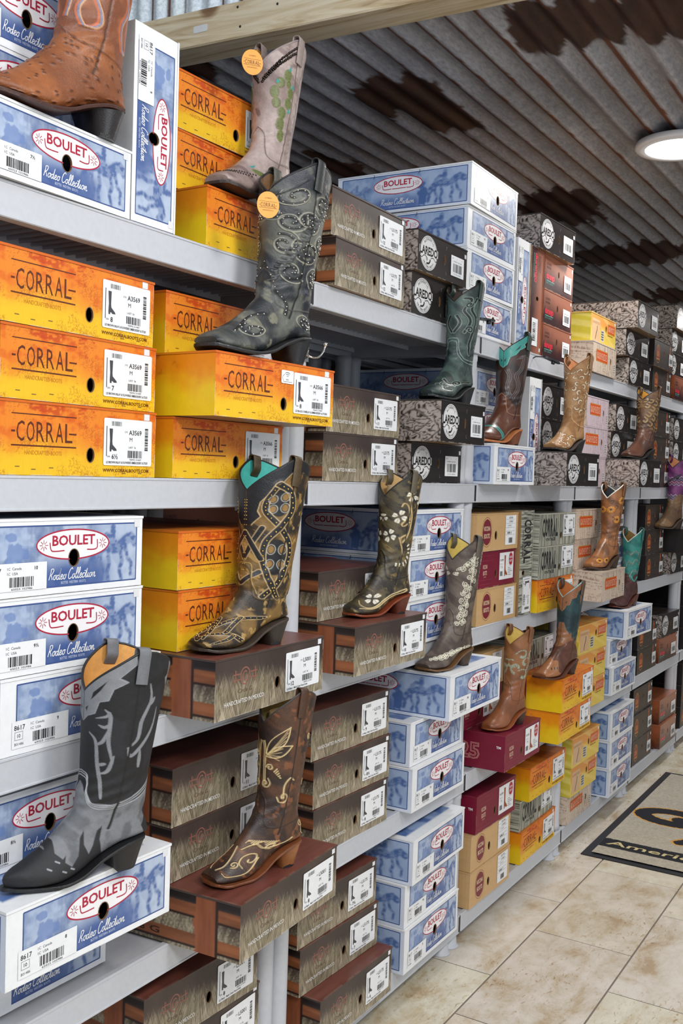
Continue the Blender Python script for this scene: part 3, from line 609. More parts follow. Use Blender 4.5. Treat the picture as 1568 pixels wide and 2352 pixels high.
def top_rebel(u, p): return np.broadcast_to(L(48, 42, 40), u.shape+(3,))*(.7+.5*fbm(u*6, p*30, 2))[..., None]
def art_rebel():
    a = Art(hole=(.178, .066, .0075, .012)); G = L(196, 130, 66); x, y = .065, .056; a.ring(x, y, .033, .040, .0026, G); a.ell(x, y, .029, .028, L(150, 62, 42)); a.arc('REBEL', x, y, .034, 130, 50, .010, G, bold=.03)
    a.text('USA', x, y-.010, .022, G, width=.044, bold=.04, align='c'); a.rect(x-.026, y-.026, x+.026, y-.020, G)
    for k in range(9): a.poly([(.272, .012+k*.0115), (.288, .016+k*.0115), (.288, .026+k*.0115), (.272, .021+k*.0115)], [(0, 1, 2, 3)], L(206, 120, 78) if k % 2 else L(170, 92, 60), lay=a.k)
    a.rect(.322, .096, .335, .108, WHITE); return a
def front_tan(u, v): return np.broadcast_to(L(204, 166, 116), u.shape+(3,))*(.93+.10*np.sin(u*1500)*.3+.1*fbm(u*30, v*200, 2))[..., None]
def badge(a, x, y, s, c, tc, txt='NOCONA'):
    t = np.linspace(0, 2*PI, 48, endpoint=False); r = 1+.07*np.abs(np.cos(2*t))**6-.05*np.cos(4*t); P = np.stack([x+.030*s*np.cos(t)*r, y+.036*s*np.sin(t)*r], 1); a.poly(P, [list(range(48))], c)
    P2 = np.stack([x+.034*s*np.cos(t)*r, y+.041*s*np.sin(t)*r], 1); a.stroke(P2, .0012*s, c, closed=True); a.text(txt, x, y+.004*s, .013*s, tc, width=.045*s, bold=.02, align='c'); a.text('BOOTS', x, y-.017*s, .013*s, tc, width=.040*s, bold=.02, align='c')
def art_tan():
    a = Art(hole=(.155, .048, .009, .014)); badge(a, .082, .060, 1.12, L(120, 36, 48), L(224, 200, 168)); return a
def label_tan(sz):
    a = Art(); x, y, w, h = .232, .014, .092, .096; a.rect(x, y, x+w, y+h, WHITE); G = L(120, 120, 122)
    for k in (.86, .72, .58, .46, .34): a.rect(x+.004, y+h*k, x+w-.012, y+h*k+.0008, G)
    a.text('LEATHER', x+w*.32, y+h*.89, .006, INK); a.text('COWBOY', x+w*.32, y+h*.76, .006, INK); a.text('X  M  B  2', x+w*.25, y+h*.63, .005, INK); a.text('N2903  ' + sz, x+w*.18, y+h*.37, .007, INK, bold=.02); a.barcode(x+w*.34, y+h*.06, x+w*.68, y+h*.24, 8); return a
def front_red(u, v): return np.broadcast_to(L(122, 24, 50), u.shape+(3,))*(.88+.2*fbm(u*20, v*20, 2))[..., None]
def art_red():
    a = Art(hole=(.160, .042, .009, .014)); c = L(226, 196, 170); g = L(156, 74, 86); a.text('NOCONA', .062, .062, .014, c, width=.040, bold=.01, align='c'); a.text('BOOTS', .062, .042, .014, c, width=.034, bold=.01, align='c'); a.text('EST. 1925', .062, .034, .004, c, width=.02, align='c')
    for y0, y1 in ((.088, .104), (.012, .026)):
        for p, q in (((.012, y0), (.130, y0)), ((.130, y0), (.130, y1)), ((.130, y1), (.012, y1))): a.stroke([p, q], .0008, g)
    return a
def sideart_red():
    a = Art(); a.text('1925', .19, .032, .050, L(206, 140, 134), bold=.055); a.text('1925', .1915, .032, .050, L(116, 24, 48), bold=.032); a.text('1925', .1930, .032, .050, L(206, 140, 134), bold=.010); a.text('1925', .1945, .032, .050, L(116, 24, 48), bold=-.012); a.text('TM', .372, .074, .008, WHITE, bold=.03); return a
def label_red(sz):
    a = Art(); x, y, w, h = .190, .018, .135, .090; a.rect(x, y, x+w, y+h, WHITE); a.text('NL5009', x+.008, y+.062, .007, INK, bold=.02); a.text('WD   SZ', x+.010, y+.050, .004, INK); a.text('7  B', x+.012, y+.038, .008, INK); a.barcode(x+.008, y+.012, x+.032, y+.028, 9)
    boot_icon(a, x+.046, y+.010, .070, L(150, 78, 44)); badge(a, x+.108, y+.066, .58, L(176, 40, 58), WHITE)
    for k in range(5): a.rect(x+.082, y+.036-.006*k, x+.082+(.02+.011*(k % 3)), y+.0375-.006*k, L(110, 110, 112))
    return a
def front_grey(u, v):
    pl = np.abs(((u*36) % 1)-.5) < .46; n = vnoise(u*420, v*26, 3)*.6+fbm(u*100, v*14, 5)*.5; c = mixc(np.broadcast_to(L(76, 80, 72), u.shape+(3,)), np.broadcast_to(L(186, 186, 170), u.shape+(3,)), smooth(.25, .8, n)); c[~pl] *= .4; return c
def side_grey(p, v): return front_grey(v, p*.4)
def art_grey():
    a = Art(hole=(.205, .036, .008, .012)); k = L(34, 34, 36); x = .030
    for i, ch in enumerate('CORRAL'): a.text(ch, x+i*.0245, .036, .064, k, width=.021, bold=.035, lay=1)
    a.text('VINTAGE', .106, .018, .011, k, width=.09, bold=.03, align='c'); return a
def label_grey(sz): return label_corral(sz, 'A1094', base=(.220, .030))
def front_beige(u, v, b=(214, 196, 178), d=(138, 108, 90)):
    n = vnoise(u*260+v*50, v*30, 3)*.6+.4*vnoise(u*90, v*900, 9); c = mixc(np.broadcast_to(L(*b), u.shape+(3,)), np.broadcast_to(L(*d), u.shape+(3,)), smooth(.52, .8, n)*.8); c[np.abs(((u*14) % 1)-.5) > .49] *= .6; return c
def side_beige(p, v):
    c = front_beige(v*1.3, p*.33); m = (p*.4 > .22) & (p*.4 < .29) & (v > .02) & (v < .10); f = mixc(np.broadcast_to(L(250, 190, 40), c.shape), np.broadcast_to(L(196, 70, 24), c.shape), smooth(.3, .7, fbm(p*60, v*30, 3)+.3*v/.118)); c[m] = f[m]; return c
def raw_sign(a, x, y, w, h):
    a.rect(x-.003, y-.003, x+w+.003, y+h+.003, L(196, 130, 40)); a.rect(x, y, x+w, y+h, L(206, 84, 42)); a.text('RAWHIDE', x+w/2, y+h*.22, h*.58, L(244, 208, 170), width=w*.86, bold=.04, align='c'); a.text('RAWHIDE', x+w/2+.0008, y+h*.25, h*.52, L(178, 52, 34), width=w*.82, bold=.0, align='c')
def art_beige():
    a = Art(hole=(.262, .060, .0075, .012)); raw_sign(a, .050, .048, .160, .040); a.rect(.306, .016, .330, .056, L(206, 204, 198))
    for k in range(4): a.rect(.309, .021+k*.009, .327, .025+k*.009, L(120, 118, 114))
    return a
def front_pink(u, v): return front_beige(u, v, (206, 188, 196), (150, 128, 136))
def front_yellow(u, v):
    n = fbm(u*9, v*14, 3, 4); c = mixc(np.broadcast_to(L(226, 196, 84), u.shape+(3,)), np.broadcast_to(L(222, 150, 72), u.shape+(3,)), smooth(.3, .75, v/.118+n-.6)); s = smooth(.62, .8, vnoise(u*20+v*60, v*6, 4)); return mixc(c, np.broadcast_to(L(236, 214, 130), c.shape), s*.4)
def side_yellow(p, v):
    s = smooth(.45, .8, vnoise(p*6+v*70, v*8, 4)); c = mixc(np.broadcast_to(L(206, 190, 66), p.shape+(3,)), np.broadcast_to(L(224, 208, 110), p.shape+(3,)), s); return c
def art_yellow():
    a = Art(hole=(.205, .072, .008, .012)); a.rect(.016, .008, .120, .096, L(212, 176, 136)); a.text('RAWHIDE BOX', .022, .076, .011, L(150, 96, 56), width=.092); a.stroke(curve((.062, .014), (.070, .035), (.082, .055), (.084, .070)), .0055, L(60, 52, 44))
    a.rect(.134, .014, .180, .060, L(202, 198, 186)); 
    for k in range(4): a.rect(.140, .020+k*.010, .172, .026+k*.010, L(96, 94, 90))
    raw_sign(a, .232, .060, .094, .034); a.rect(.23, .048, .30, .052, L(150, 118, 50)); a.rect(.322, .100, .335, .112, WHITE); return a
def none(*a): return None
T = dict(  # kind: front, art, side, sideart, top, label fn, material, edge colour, depth
 boulet=(front_boulet, art_boulet, side_boulet, sideart_boulet, top_boulet, label_boulet, 'card', L(226, 228, 230), .44),
 corral=(front_corral, art_corral, side_corral, None, top_corral, label_corral, 'card', L(214, 140, 40), .40),
 circleg=(front_circleg, art_circleg, side_circleg, sideart_circleg, top_circleg, label_circleg, 'card', L(120, 96, 84), .40),
 laredo=(front_laredo, art_laredo, side_laredo, None, top_laredo, label_small, 'gloss', L(110, 106, 104), .40),
 durango=(front_durango, art_durango, side_durango, None, top_durango, lambda s: label_small(s, .232, .018, .09, .058), 'gloss', L(120, 84, 70), .40),
 rebel=(front_rebel, art_rebel, side_rebel, None, top_rebel, lambda s: label_small(s, .262, .022, .068, .052), 'card', L(96, 90, 86), .40),
 nocona_tan=(front_tan, art_tan, lambda p, v: front_tan(p*.4, v), None, lambda u, p: front_tan(u, p), label_tan, 'card', L(190, 154, 108), .40),
 nocona_red=(front_red, art_red, lambda p, v: front_red(p*.4, v), sideart_red, lambda u, p: front_red(u, p)*.8, label_red, 'card', L(150, 70, 84), .40),
 corral_grey=(front_grey, art_grey, side_grey, None, lambda u, p: front_grey(u, p)*.6, label_grey, 'card', L(140, 138, 124), .40),
 rawhide_beige=(front_beige, art_beige, side_beige, None, lambda u, p: front_beige(u, p), None, 'gloss', L(180, 160, 140), .40),
 rawhide_pink=(front_pink, art_beige, side_beige, None, lambda u, p: front_beige(u, p), None, 'card', L(180, 160, 160), .40),
 rawhide_yellow=(front_yellow, art_yellow, side_yellow, None, lambda u, p: front_yellow(u, .11+0*p), None, 'card', L(196, 160, 70), .40))
_bc = {}
def box_meshes(ty):
    if ty in _bc: return _bc[ty]
    fr, art, sd, sda, tp, lab, mat, edge, dep = T[ty]; a = art(); hole = a.hole; mb = MB()
    nx, ny = 280, 96; u = np.linspace(0, BW, nx+1); v = np.linspace(0, BH, ny+1); U, V = np.meshgrid(u, v, indexing='ij'); C = np.array(fr(U, V))
    wear = np.minimum(np.minimum(U, BW-U), np.minimum(V, BH-V)); wr = smooth(.0016, .0, wear)*smooth(.45, .6, fbm(U*60, V*60, 77, 3)); C = mixc(C, np.broadcast_to(L(206, 200, 190), C.shape), wr*.8)
    um = (u[:-1]+u[1:])/2; vm = (v[:-1]+v[1:])/2; UM, VM = np.meshgrid(um, vm, indexing='ij'); mask = ((UM-hole[0])/hole[2])**2+((VM-hole[1])/hole[3])**2 > 1
    near = np.zeros(U.shape, bool); near[:-1, :-1] |= mask; near[1:, :-1] |= mask; near[:-1, 1:] |= mask; near[1:, 1:] |= mask
    rr = np.sqrt(((U-hole[0])/hole[2])**2+((V-hole[1])/hole[3])**2)+1e-9; k = near & (rr < 1); UU = np.where(k, hole[0]+(U-hole[0])/rr, U); VV = np.where(k, hole[1]+(V-hole[1])/rr, V)
    mb.quadgrid(np.stack([UU, 0*U, VV], -1), C, mask)
    a.hole = None; t = np.linspace(0, 2*PI, 30, endpoint=False); a.stroke(np.stack([hole[0]+hole[2]*np.cos(t), hole[1]+hole[3]*np.sin(t)], 1), .0012, L(120, 98, 74), closed=True); a.put(mb, lambda p, q, d: np.stack([p, -d, q], 1))
    # cut thickness of the card inside the hole
    R = np.stack([np.stack([hole[0]+hole[2]*np.cos(t), 0*t+yy, hole[1]+hole[3]*np.sin(t)], 1) for yy in (0, .003)]); mb.quadgrid(R, L(120, 88, 60), wrap=True)
    p = np.linspace(0, 1, 130); V2, Pp = np.meshgrid(v[::2], p, indexing='ij'); C = np.array(sd(Pp, V2)); mb.quadgrid(np.stack([0*Pp, dep*(1-Pp), V2], -1), C)
    Cr = np.array(sd(1-Pp, V2)); mb.quadgrid(np.stack([0*Pp+BW, dep*(1-Pp), V2], -1), Cr)
    if sda: sda().put(mb, lambda q, r, d: np.stack([-d, dep-q*(dep/.44 if ty == 'boulet' else 1), r], 1))
    ec = C[0, -1]*.9; mb.add([(0, dep, 0), (BW, dep, 0), (BW, dep, BH), (0, dep, BH)], [(0, 1, 2, 3)], ec); mb.add([(0, 0, 0), (0, dep, 0), (BW, dep, 0), (BW, 0, 0)], [(0, 1, 2, 3)], L(150, 120, 84) if ty != 'boulet' else L(190, 190, 190))
    body = mb.mesh(ty+'_body', M[mat])
    mb = MB(); U, Pp = np.meshgrid(np.linspace(-.0012, BW+.0012, 60), np.linspace(-.0012, dep, 60), indexing='ij'); C = np.array(tp(U, Pp)); ed = smooth(.004, .0, np.minimum(Pp+.0012, np.minimum(U+.0012, BW+.0012-U)))*smooth(.3, .6, fbm(U*50, Pp*50, 3)); C = mixc(C, np.broadcast_to(np.clip(edge*1.5, 0, .75), C.shape), ed*.5)
    mb.quadgrid(np.stack([U, Pp, 0*U+BH+.0006], -1), C)
    x0, x1, z0, z1 = -.0012, BW+.0012, BH-.0035, BH+.0006
    mb.add([(x0, -.0012, z0), (x1, -.0012, z0), (x1, -.0012, z1), (x0, -.0012, z1), (x0, dep, z0), (x0, dep, z1), (x1, dep, z0), (x1, dep, z1)], [(0, 1, 2, 3), (4, 0, 3, 5), (1, 6, 7, 2)], np.concatenate([np.tile(np.array(fr(np.array([.17]), np.array([.117])))[0]*.9+edge*.12, (4, 1)), np.tile(ec, (4, 1))]))
    lid = mb.mesh(ty+'_lid', M[mat]); _bc[ty] = (body, lid); return _bc[ty]
_lc = {}
def label_mesh(ty, sz):
    k = (ty, sz)
    if k not in _lc:
        fn = T[ty][5]; a = label_rfid() if sz == 'rfid' else (label_corral(sz, 'A3566') if sz == '8 ' else (label_circleg(sz.strip('*'), 'L5001') if ty == 'circleg' and '*' in sz else fn(sz)))
        mb = MB(); a.put(mb, lambda p, q, d: np.stack([p, -d, q], 1), base=.0012); _lc[k] = mb.mesh('label', M['card'])
    return _lc[k]
# shelf: stacks from left to right; box = (kind, x, y, turn, width, height, size[, 'V' for standing on its side])
Bo, Co, Cg, La, Du, Re, Nt, Nr, Gr, Rb, Rp, Ry = 'boulet corral circleg laredo durango rebel nocona_tan nocona_red corral_grey rawhide_beige rawhide_pink rawhide_yellow'.split()
LAY = dict(
T=[[(Bo, .966, 1.209, 2, .330, .113, '7½'), (Bo, .974, 1.311, 0, .320, .122, '8'), (Bo, .974, 1.316, 0, .320, .122, '9')],
   [(Bo, 1.300, 1.222, 0, .335, .112, '9', 'V')],
   [(Co, 1.503, 1.223, -.8, .345, .112, '7'), (Co, 1.487, 1.296, 0, .345, .112, '8'), (Co, 1.484, 1.296, -2, .345, .110, '8')],
   [(Cg, 1.930, 1.203, 1.6, .345, .108, '12'), (Cg, 1.921, 1.211, .2, .352, .108, '12')],
   [(La, 2.333, 1.222, 0, .312, .107, '7'), (La, 2.330, 1.206, -1, .290, .104, '8')],
   [(Bo, 2.690, 1.224, 1, .345, .117, '8½'), (Bo, 2.675, 1.226, -.4, .352, .120, '9'), (Bo, 2.675, 1.228, -.5, .356, .116, '9½'), (Bo, 2.671, 1.219, .8, .362, .119, '10')],
   [(Bo, 3.050, 1.223, 0, .345, .104, '8', 'V')],
   [(Du, 3.172, 1.223, 0, .345, .112, '9', 'V'), (La, 3.215, 1.215, -2.6, .312, .113, '9')],
   [(Du, 3.300, 1.223, 0, .290, .112, '8'), (Du, 3.302, 1.225, 0, .288, .115, '9'), (Du, 3.301, 1.225, 0, .290, .116, '10')],
   [(Rb, 3.802, 1.207, .8, .318, .117, '9'), (Ry, 3.823, 1.226, 0, .325, .112, '9')],
   [(La, 4.325, 1.216, -1, .335, .114, '9'), (La, 4.262, 1.215, -1, .345, .110, '9'), (La, 4.262, 1.170, -.3, .330, .114, '10')],
   [(Re, 4.740, 1.221, 0, .334, .118, '9'), (Re, 4.703, 1.209, -.8, .335, .122, '10')],
   [(Du, 5.130, 1.215, 0, .330, .115, '8'), (La, 5.130, 1.24, 0, .330, .115, '8'), (La, 5.140, 1.24, 0, .330, .115, '8'), (La, 5.150, 1.22, 0, .330, .115, '9')],
   [(La, 5.600, 1.222, 0, .330, .115, '8'), (La, 5.610, 1.222, 0, .330, .115, '9'), (La, 5.600, 1.222, 0, .330, .115, '10'), (La, 5.600, 1.222, 0, .330, .115, '11')]],
M=[[(Co, 1.033, 1.223, .2, .345, .114, '6½'), (Co, 1.034, 1.226, .5, .345, .112, '7'), (Co, 1.029, 1.225, 1.2, .345, .114, '8')],
   [(Co, 1.421, 1.220, -.3, .345, .111, '8 '), (Co, 1.416, 1.123, -2.5, .368, .114, 'rfid'), (Co, 1.440, 1.262, -.5, .345, .116, '8')],
   [(Cg, 1.927, 1.218, -.3, .350, .110, '11'), (Cg, 1.942, 1.221, 0, .348, .108, '11')],
   [(La, 2.362, 1.222, 0, .313, .106, '8'), (La, 2.349, 1.133, .3, .284, .107, '9')],
   [(Bo, 2.797, 1.172, 0, .335, .120, '8½'), (Bo, 2.825, 1.270, 0, .320, .115, '9'), (Bo, 2.885, 1.285, 0, .300, .118, '10')],
   [(Bo, 3.192, 1.221, 0, .355, .112, '9', 'V')],
   [(La, 3.208, 1.090, -1, .325, .112, '8'), (La, 3.318, 1.222, 0, .280, .115, '9'), (La, 3.312, 1.222, 0, .285, .116, '10')],
   [(Rp, 3.752, 1.226, 0, .330, .114, '8'), (Rp, 3.768, 1.226, 0, .330, .114, '9'), (Rp, 3.817, 1.226, 1, .295, .116, '10')],
   [(La, 4.087, 1.090, -.7, .327, .113, '8'), (La, 4.135, 1.224, -1, .345, .112, '9'), (La, 4.165, 1.216, 0, .330, .113, '10')],
   [(Re, 4.767, 1.218, 0, .330, .117, '8'), (Re, 4.766, 1.218, 0, .330, .120, '9'), (Re, 4.756, 1.218, 0, .330, .120, '10')],
   [(La, 5.190, 1.222, 0, .320, .115, '8'), (La, 5.185, 1.222, 0, .325, .115, '9'), (La, 5.180, 1.222, 0, .330, .115, '10')],
   [(Re, 5.620, 1.222, 0, .330, .115, '8'), (Re, 5.620, 1.222, 0, .330, .115, '9')]],
C=[[(Bo, 1.045, 1.224, -2, .345, .120, '9'), (Bo, .997, 1.228, -2.4, .344, .121, '9½'), (Bo, .993, 1.224, -1.8, .345, .120, '10')],
   [(Cg, 1.421, 1.109, .8, .366, .111, '*12'), (Co, 1.437, 1.212, 0, .345, .112, '9'), (Co, 1.433, 1.212, -1, .349, .108, '10')],
   [(Cg, 1.935, 1.125, -.9, .343, .110, '10'), (Cg, 1.941, 1.229, 0, .345, .113, '9')],
   [(Bo, 2.340, 1.214, 0, .345, .120, '9'), (Bo, 2.325, 1.207, .6, .345, .116, '9½'), (Bo, 2.328, 1.208, 0, .345, .120, '10')],
   [(Nt, 2.827, 1.223, -.8, .305, .111, '7'), (Nr, 2.835, 1.226, 0, .298, .112, '7'), (Nt, 2.800, 1.220, -.5, .325, .115, '8')],
   [(Gr, 3.140, 1.212, 0, .346, .112, '9', 'V')],
   [(Co, 3.268, 1.195, -1.5, .345, .110, '9'), (Gr, 3.264, 1.195, -1, .345, .111, '8½'), (Gr, 3.264, 1.195, -1.5, .345, .111, '10')],
   [(Rb, 3.739, 1.117, 1, .320, .112, '8'), (Rb, 3.730, 1.224, 0, .330, .114, '9'), (Rb, 3.712, 1.218, 0, .330, .113, '10')],
   [(Bo, 4.150, 1.222, 0, .330, .118, '8'), (Bo, 4.150, 1.232, 0, .330, .118, '9'), (Re, 4.125, 1.245, 0, .330, .115, '10')],
   [(Re, 4.760, 1.222, 0, .330, .115, '8'), (Re, 4.755, 1.225, 0, .330, .115, '9'), (Re, 4.760, 1.232, 0, .330, .115, '10')],
   [(La, 5.170, 1.205, 0, .330, .113, '8'), (Re, 5.125, 1.105, 0, .340, .116, '9')],
   [(Re, 5.620, 1.222, 0, .330, .115, '8'), (Re, 5.620, 1.222, 0, .330, .115, '9')]],
K=[[(Bo, .983, 1.271, -1, .343, .120, '9'), (Bo, .990, 1.138, -1.5, .346, .118, '8'), (Bo, .984, 1.255, -1.6, .345, .122, '8½')],
   [(Cg, 1.450, 1.060, 2.9, .359, .107, '*8'), (Cg, 1.450, 1.224, 0, .345, .103, '*9½'), (Cg, 1.448, 1.224, 0, .345, .111, '*11')],
   [(Cg, 1.947, 1.226, -1.5, .338, .110, '8'), (Cg, 1.949, 1.230, -2.2, .342, .110, '8½'), (Cg, 1.941, 1.234, -2.2, .346, .114, '9')],
   [(Bo, 2.362, 1.185, 0, .328, .118, '7½'), (Bo, 2.362, 1.195, 0, .325, .118, '8'), (Bo, 2.431, 1.118, .4, .350, .123, '8½')],
   [(Nr, 2.860, 1.128, 0, .300, .110, '7½'), (Nr, 2.800, 1.255, 0, .330, .110, '8'), (Nt, 2.815, 1.245, 0, .300, .112, '8')],
   [(Nr, 3.168, 1.222, 0, .300, .100, '7', 'V')],
   [(Co, 3.276, 1.104, .2, .348, .105, '7'), (Co, 3.276, 1.097, .6, .348, .112, '7½'), (Gr, 3.300, 1.250, 0, .330, .104, '9')],
   [(Ry, 3.745, 1.196, -1, .330, .113, '8'), (Ry, 3.742, 1.196, -1, .330, .110, '9'), (Ry, 3.732, 1.194, -1.4, .330, .110, '10')],
   [(Bo, 4.163, 1.187, -.8, .344, .118, '8'), (Bo, 4.138, 1.200, -.8, .345, .114, '9'), (Bo, 4.181, 1.141, -2, .357, .121, '10')],
   [(Re, 4.689, 1.223, -.5, .332, .117, '9'), (Re, 4.662, 1.218, -1, .325, .112, '10')],
   [(Du, 5.070, 1.220, -1.5, .335, .118, '9'), (La, 5.116, 1.222, -1.5, .325, .115, '10')],
   [(Re, 5.610, 1.222, 0, .330, .115, '8'), (Re, 5.615, 1.222, 0, .330, .115, '9'), (Re, 5.620, 1.222, 0, .330, .115, '10')]],
B=[[(Cg, 1.400, 1.226, 0, .345, .112, '7'), (Cg, 1.408, 1.226, .3, .345, .112, '*9'), (Cg, 1.392, 1.230, -2.5, .335, .112, '*8')],
   [(Cg, 1.934, 1.183, -.7, .334, .114, '6'), (Cg, 1.917, 1.231, -2, .343, .110, '7'), (Cg, 1.909, 1.235, -2, .343, .110, '7½')],
   [(Bo, 2.354, 1.188, 0, .335, .120, '8'), (Bo, 2.356, 1.192, .2, .330, .115, '8½'), (Bo, 2.362, 1.175, 1, .335, .120, '7')],
   [(Nt, 2.829, 1.212, -.8, .309, .111, '7'), (Nt, 2.832, 1.214, -1, .303, .111, '8'), (Nr, 2.849, 1.208, -1.4, .300, .116, '8')],
   [(Co, 3.261, 1.216, .5, .351, .110, '9'), (Gr, 3.256, 1.223, 0, .330, .104, '8'), (Co, 3.273, 1.197, -1, .345, .115, '6½')],
   [(Rb, 3.738, 1.217, 0, .305, .109, '8'), (Ry, 3.736, 1.205, -1, .305, .113, '9'), (Ry, 3.726, 1.201, -1.5, .314, .112, '10')],
   [(Bo, 4.175, 1.184, .3, .337, .117, '8'), (Bo, 4.173, 1.185, .1, .340, .116, '8½'), (Bo, 4.172, 1.186, -.4, .344, .120, '9')],
   [(Re, 4.695, 1.230, -.8, .324, .115, '9'), (Re, 4.696, 1.231, -.7, .327, .117, '10'), (Re, 4.707, 1.237, -.6, .323, .119, '11')],
   [(Du, 5.101, 1.203, 0, .324, .118, '9'), (Du, 5.114, 1.214, -.8, .330, .120, '10')],
   [(Re, 5.610, 1.222, 0, .330, .115, '8'), (Re, 5.615, 1.222, 0, .330, .115, '9'), (Re, 5.620, 1.222, 0, .330, .115, '10')]])
LOOK = dict(boulet='blue and white boot box', corral='orange and yellow boot box', circleg='brown wheat-field boot box', laredo='black boot box with round white emblem', durango='brown boot box with red lettering',
 rebel='dark boot box with orange emblem', nocona_tan='tan cardboard boot box with maroon badge', nocona_red='maroon boot box', corral_grey='grey wood-print boot box', rawhide_beige='beige wood-print boot box', rawhide_pink='pinkish wood-print boot box', rawhide_yellow='yellow boot box with knife picture')
SHN = dict(T='top shelf', M='second shelf', C='third shelf', K='fourth shelf', B='bottom shelf')
ORD = 'first second third fourth fifth sixth seventh eighth ninth tenth eleventh twelfth thirteenth fourteenth fifteenth'.split()
def build_boxes():
    n = 0
    for sh, stacks in LAY.items():
        for si, st in enumerate(stacks):
            z = CZ+TIER[sh]+.0006; k = len(st)
            for bi, b in enumerate(st):
                ty, x, y, rt, wd, h, sz = b[:7]; V = len(b) > 7; body, lid = box_meshes(ty)
                lev = 'only box' if k == 1 else ('bottom' if bi == 0 else ('top' if bi == k-1 else ('middle' if k == 3 else ORD[bi]+' up')))
                lb = '%s, %s%s of %s stack from left, %s' % (LOOK[ty], 'on end, ' if V else '', lev, ORD[si], SHN[sh])
                r = empty('boot_box', label=lb, cat='box', group=LOOK[ty].replace('box', 'boxes', 1))
                if V: r.location = (x, y, z+wd+.001); r.rotation_euler = (0, PI/2, 0); r.scale = (wd/BW, 1, h/BH)
                else: r.location = (x, y, z); r.rotation_euler = (0, 0, math.radians(rt)); r.scale = (wd/BW, 1, h/BH)
                link('body', body, r); link('lid', lid, r)
                if T[ty][5]: link('size_label', label_mesh(ty, sz), r)
                z += (wd if V else h)+.0018; n += 1
    print('boxes', n)
# ------------------------------------------------------------------ cowboy boots
# ring table: front/top point (x,z), back/bottom point (x,z), half width, squareness, bottom fullness, weight of scallop
RINGS = [((.100, .400), (-.044, .400), .054, 1.0, 0), ((.101, .350), (-.036, .350), .051, 1.0, 0), ((.102, .290), (-.027, .290), .047, 1.0, 0), ((.103, .230), (-.017, .228), .043, 1.0, 0),
 ((.106, .180), (-.008, .170), .038, 1.0, 0), ((.113, .148), (-.004, .124), .0355, 1.0, 0), ((.127, .125), (-.010, .096), .0345, .95, 0), ((.146, .105), (-.017, .070), .034, .9, .05),
 ((.166, .087), (-.014, .057), .034, .85, .08), ((.183, .073), (.040, .050), .0345, .8, .15), ((.198, .062), (.085, .035), .036, .75, .2), ((.213, .053), (.125, .017), .041, .7, .25),
 ((.228, .045), (.160, .0085), .0435, .65, .3), ((.241, .040), (.195, .0075), .040, .6, .3), ((.250, .036), (.222, .0085), .032, .6, .25), ((.257, .032), (.243, .0105), .021, .6, .2), ((.2605, .027), (.256, .0135), .009, .7, .1)]
def boot_surface(toe='snip', slim=1.0, H=.40, dipf=.062, dipb=.045, nt=230, na=128, fs=.86, **kw):
    R = []
    for i, (F, B, w_, sq, bf) in enumerate(RINGS):
        F = np.array(F); B = np.array(B)
        if toe == 'point' and i >= 11: w_ *= {11: .97, 12: .92, 13: .82, 14: .70, 15: .58, 16: .5}[i]
        if toe in ('square', 'round') and i >= 12:
            add = {12: 0, 13: .001, 14: .006, 15: .0135, 16: .020}[i] if toe == 'square' else {12: 0, 13: .001, 14: .004, 15: .008, 16: .0105}[i]; w_ += add
        w_ = w_*(slim if i < 6 else 1)
        if i < 6: m = (F[0]+B[0])/2; F[0] = m+(F[0]-m)*slim; B[0] = m+(B[0]-m)*slim
        R.append([F[0], F[1], B[0], B[1], w_, sq, bf])
    R = np.array(R); mid = (R[:, :2]+R[:, 2:4])/2; s = np.concatenate([[0], np.cumsum(np.linalg.norm(np.diff(mid, axis=0), axis=1)+.4*np.linalg.norm(np.diff(R[:, :2], axis=0), axis=1))])
    TK[0] = s
    # Catmull-Rom in s
    Rc = curve(*R, n=24); k = np.linspace(0, len(R)-1, len(Rc)); sc = np.interp(k, np.arange(len(R)), s)
    t = np.linspace(0, s[-1], nt); Q = np.stack([np.interp(t, sc, Rc[:, j]) for j in range(7)], 1)
    th = np.linspace(0, 2*PI, na, endpoint=False)      # 0 front, pi back; 0..pi is the left (+y) side
    c = np.cos(th)[None]; sn = np.sin(th)[None]
    sq = Q[:, 5:6]; bf = Q[:, 6:7]
    f = (1-c)/2; X = Q[:, 0:1]*(1-f)+Q[:, 2:3]*f; Z = Q[:, 1:2]*(1-f)+Q[:, 3:4]*f
    X = np.where(X > .08, .08+(X-.08)*fs, X)
    Y = Q[:, 4:5]*np.sign(sn)*np.abs(sn)**sq*(1-bf*c)*(1/(1+bf*.4))
    a = np.abs(((th+PI) % (2*PI))-PI)/PI               # 0 front .. 1 back
    # scalloped top line: deep V in front, shallower at the back, high at the pull straps
    dip = dipf*np.clip(1-a/.46, 0, 1)**1.25+dipb*np.clip(1-(1-a)/.40, 0, 1)**1.4-.006*np.exp(-((a-.5)/.12)**2)
    wgt = np.clip((Z-.27)/.13, 0, 1)**1.3; Z = Z-dip[None]*wgt
    Z = np.where(Z > .05, .05+(Z-.05)*(H-.05)/.35, Z)
    return X, Y, Z, a, th, t, s[-1]
TK = [None, [0, .05, .11, .17, .22, .252, .282, .31, .335, .352, .37, .388, .406, .422, .434, .445, .450]]
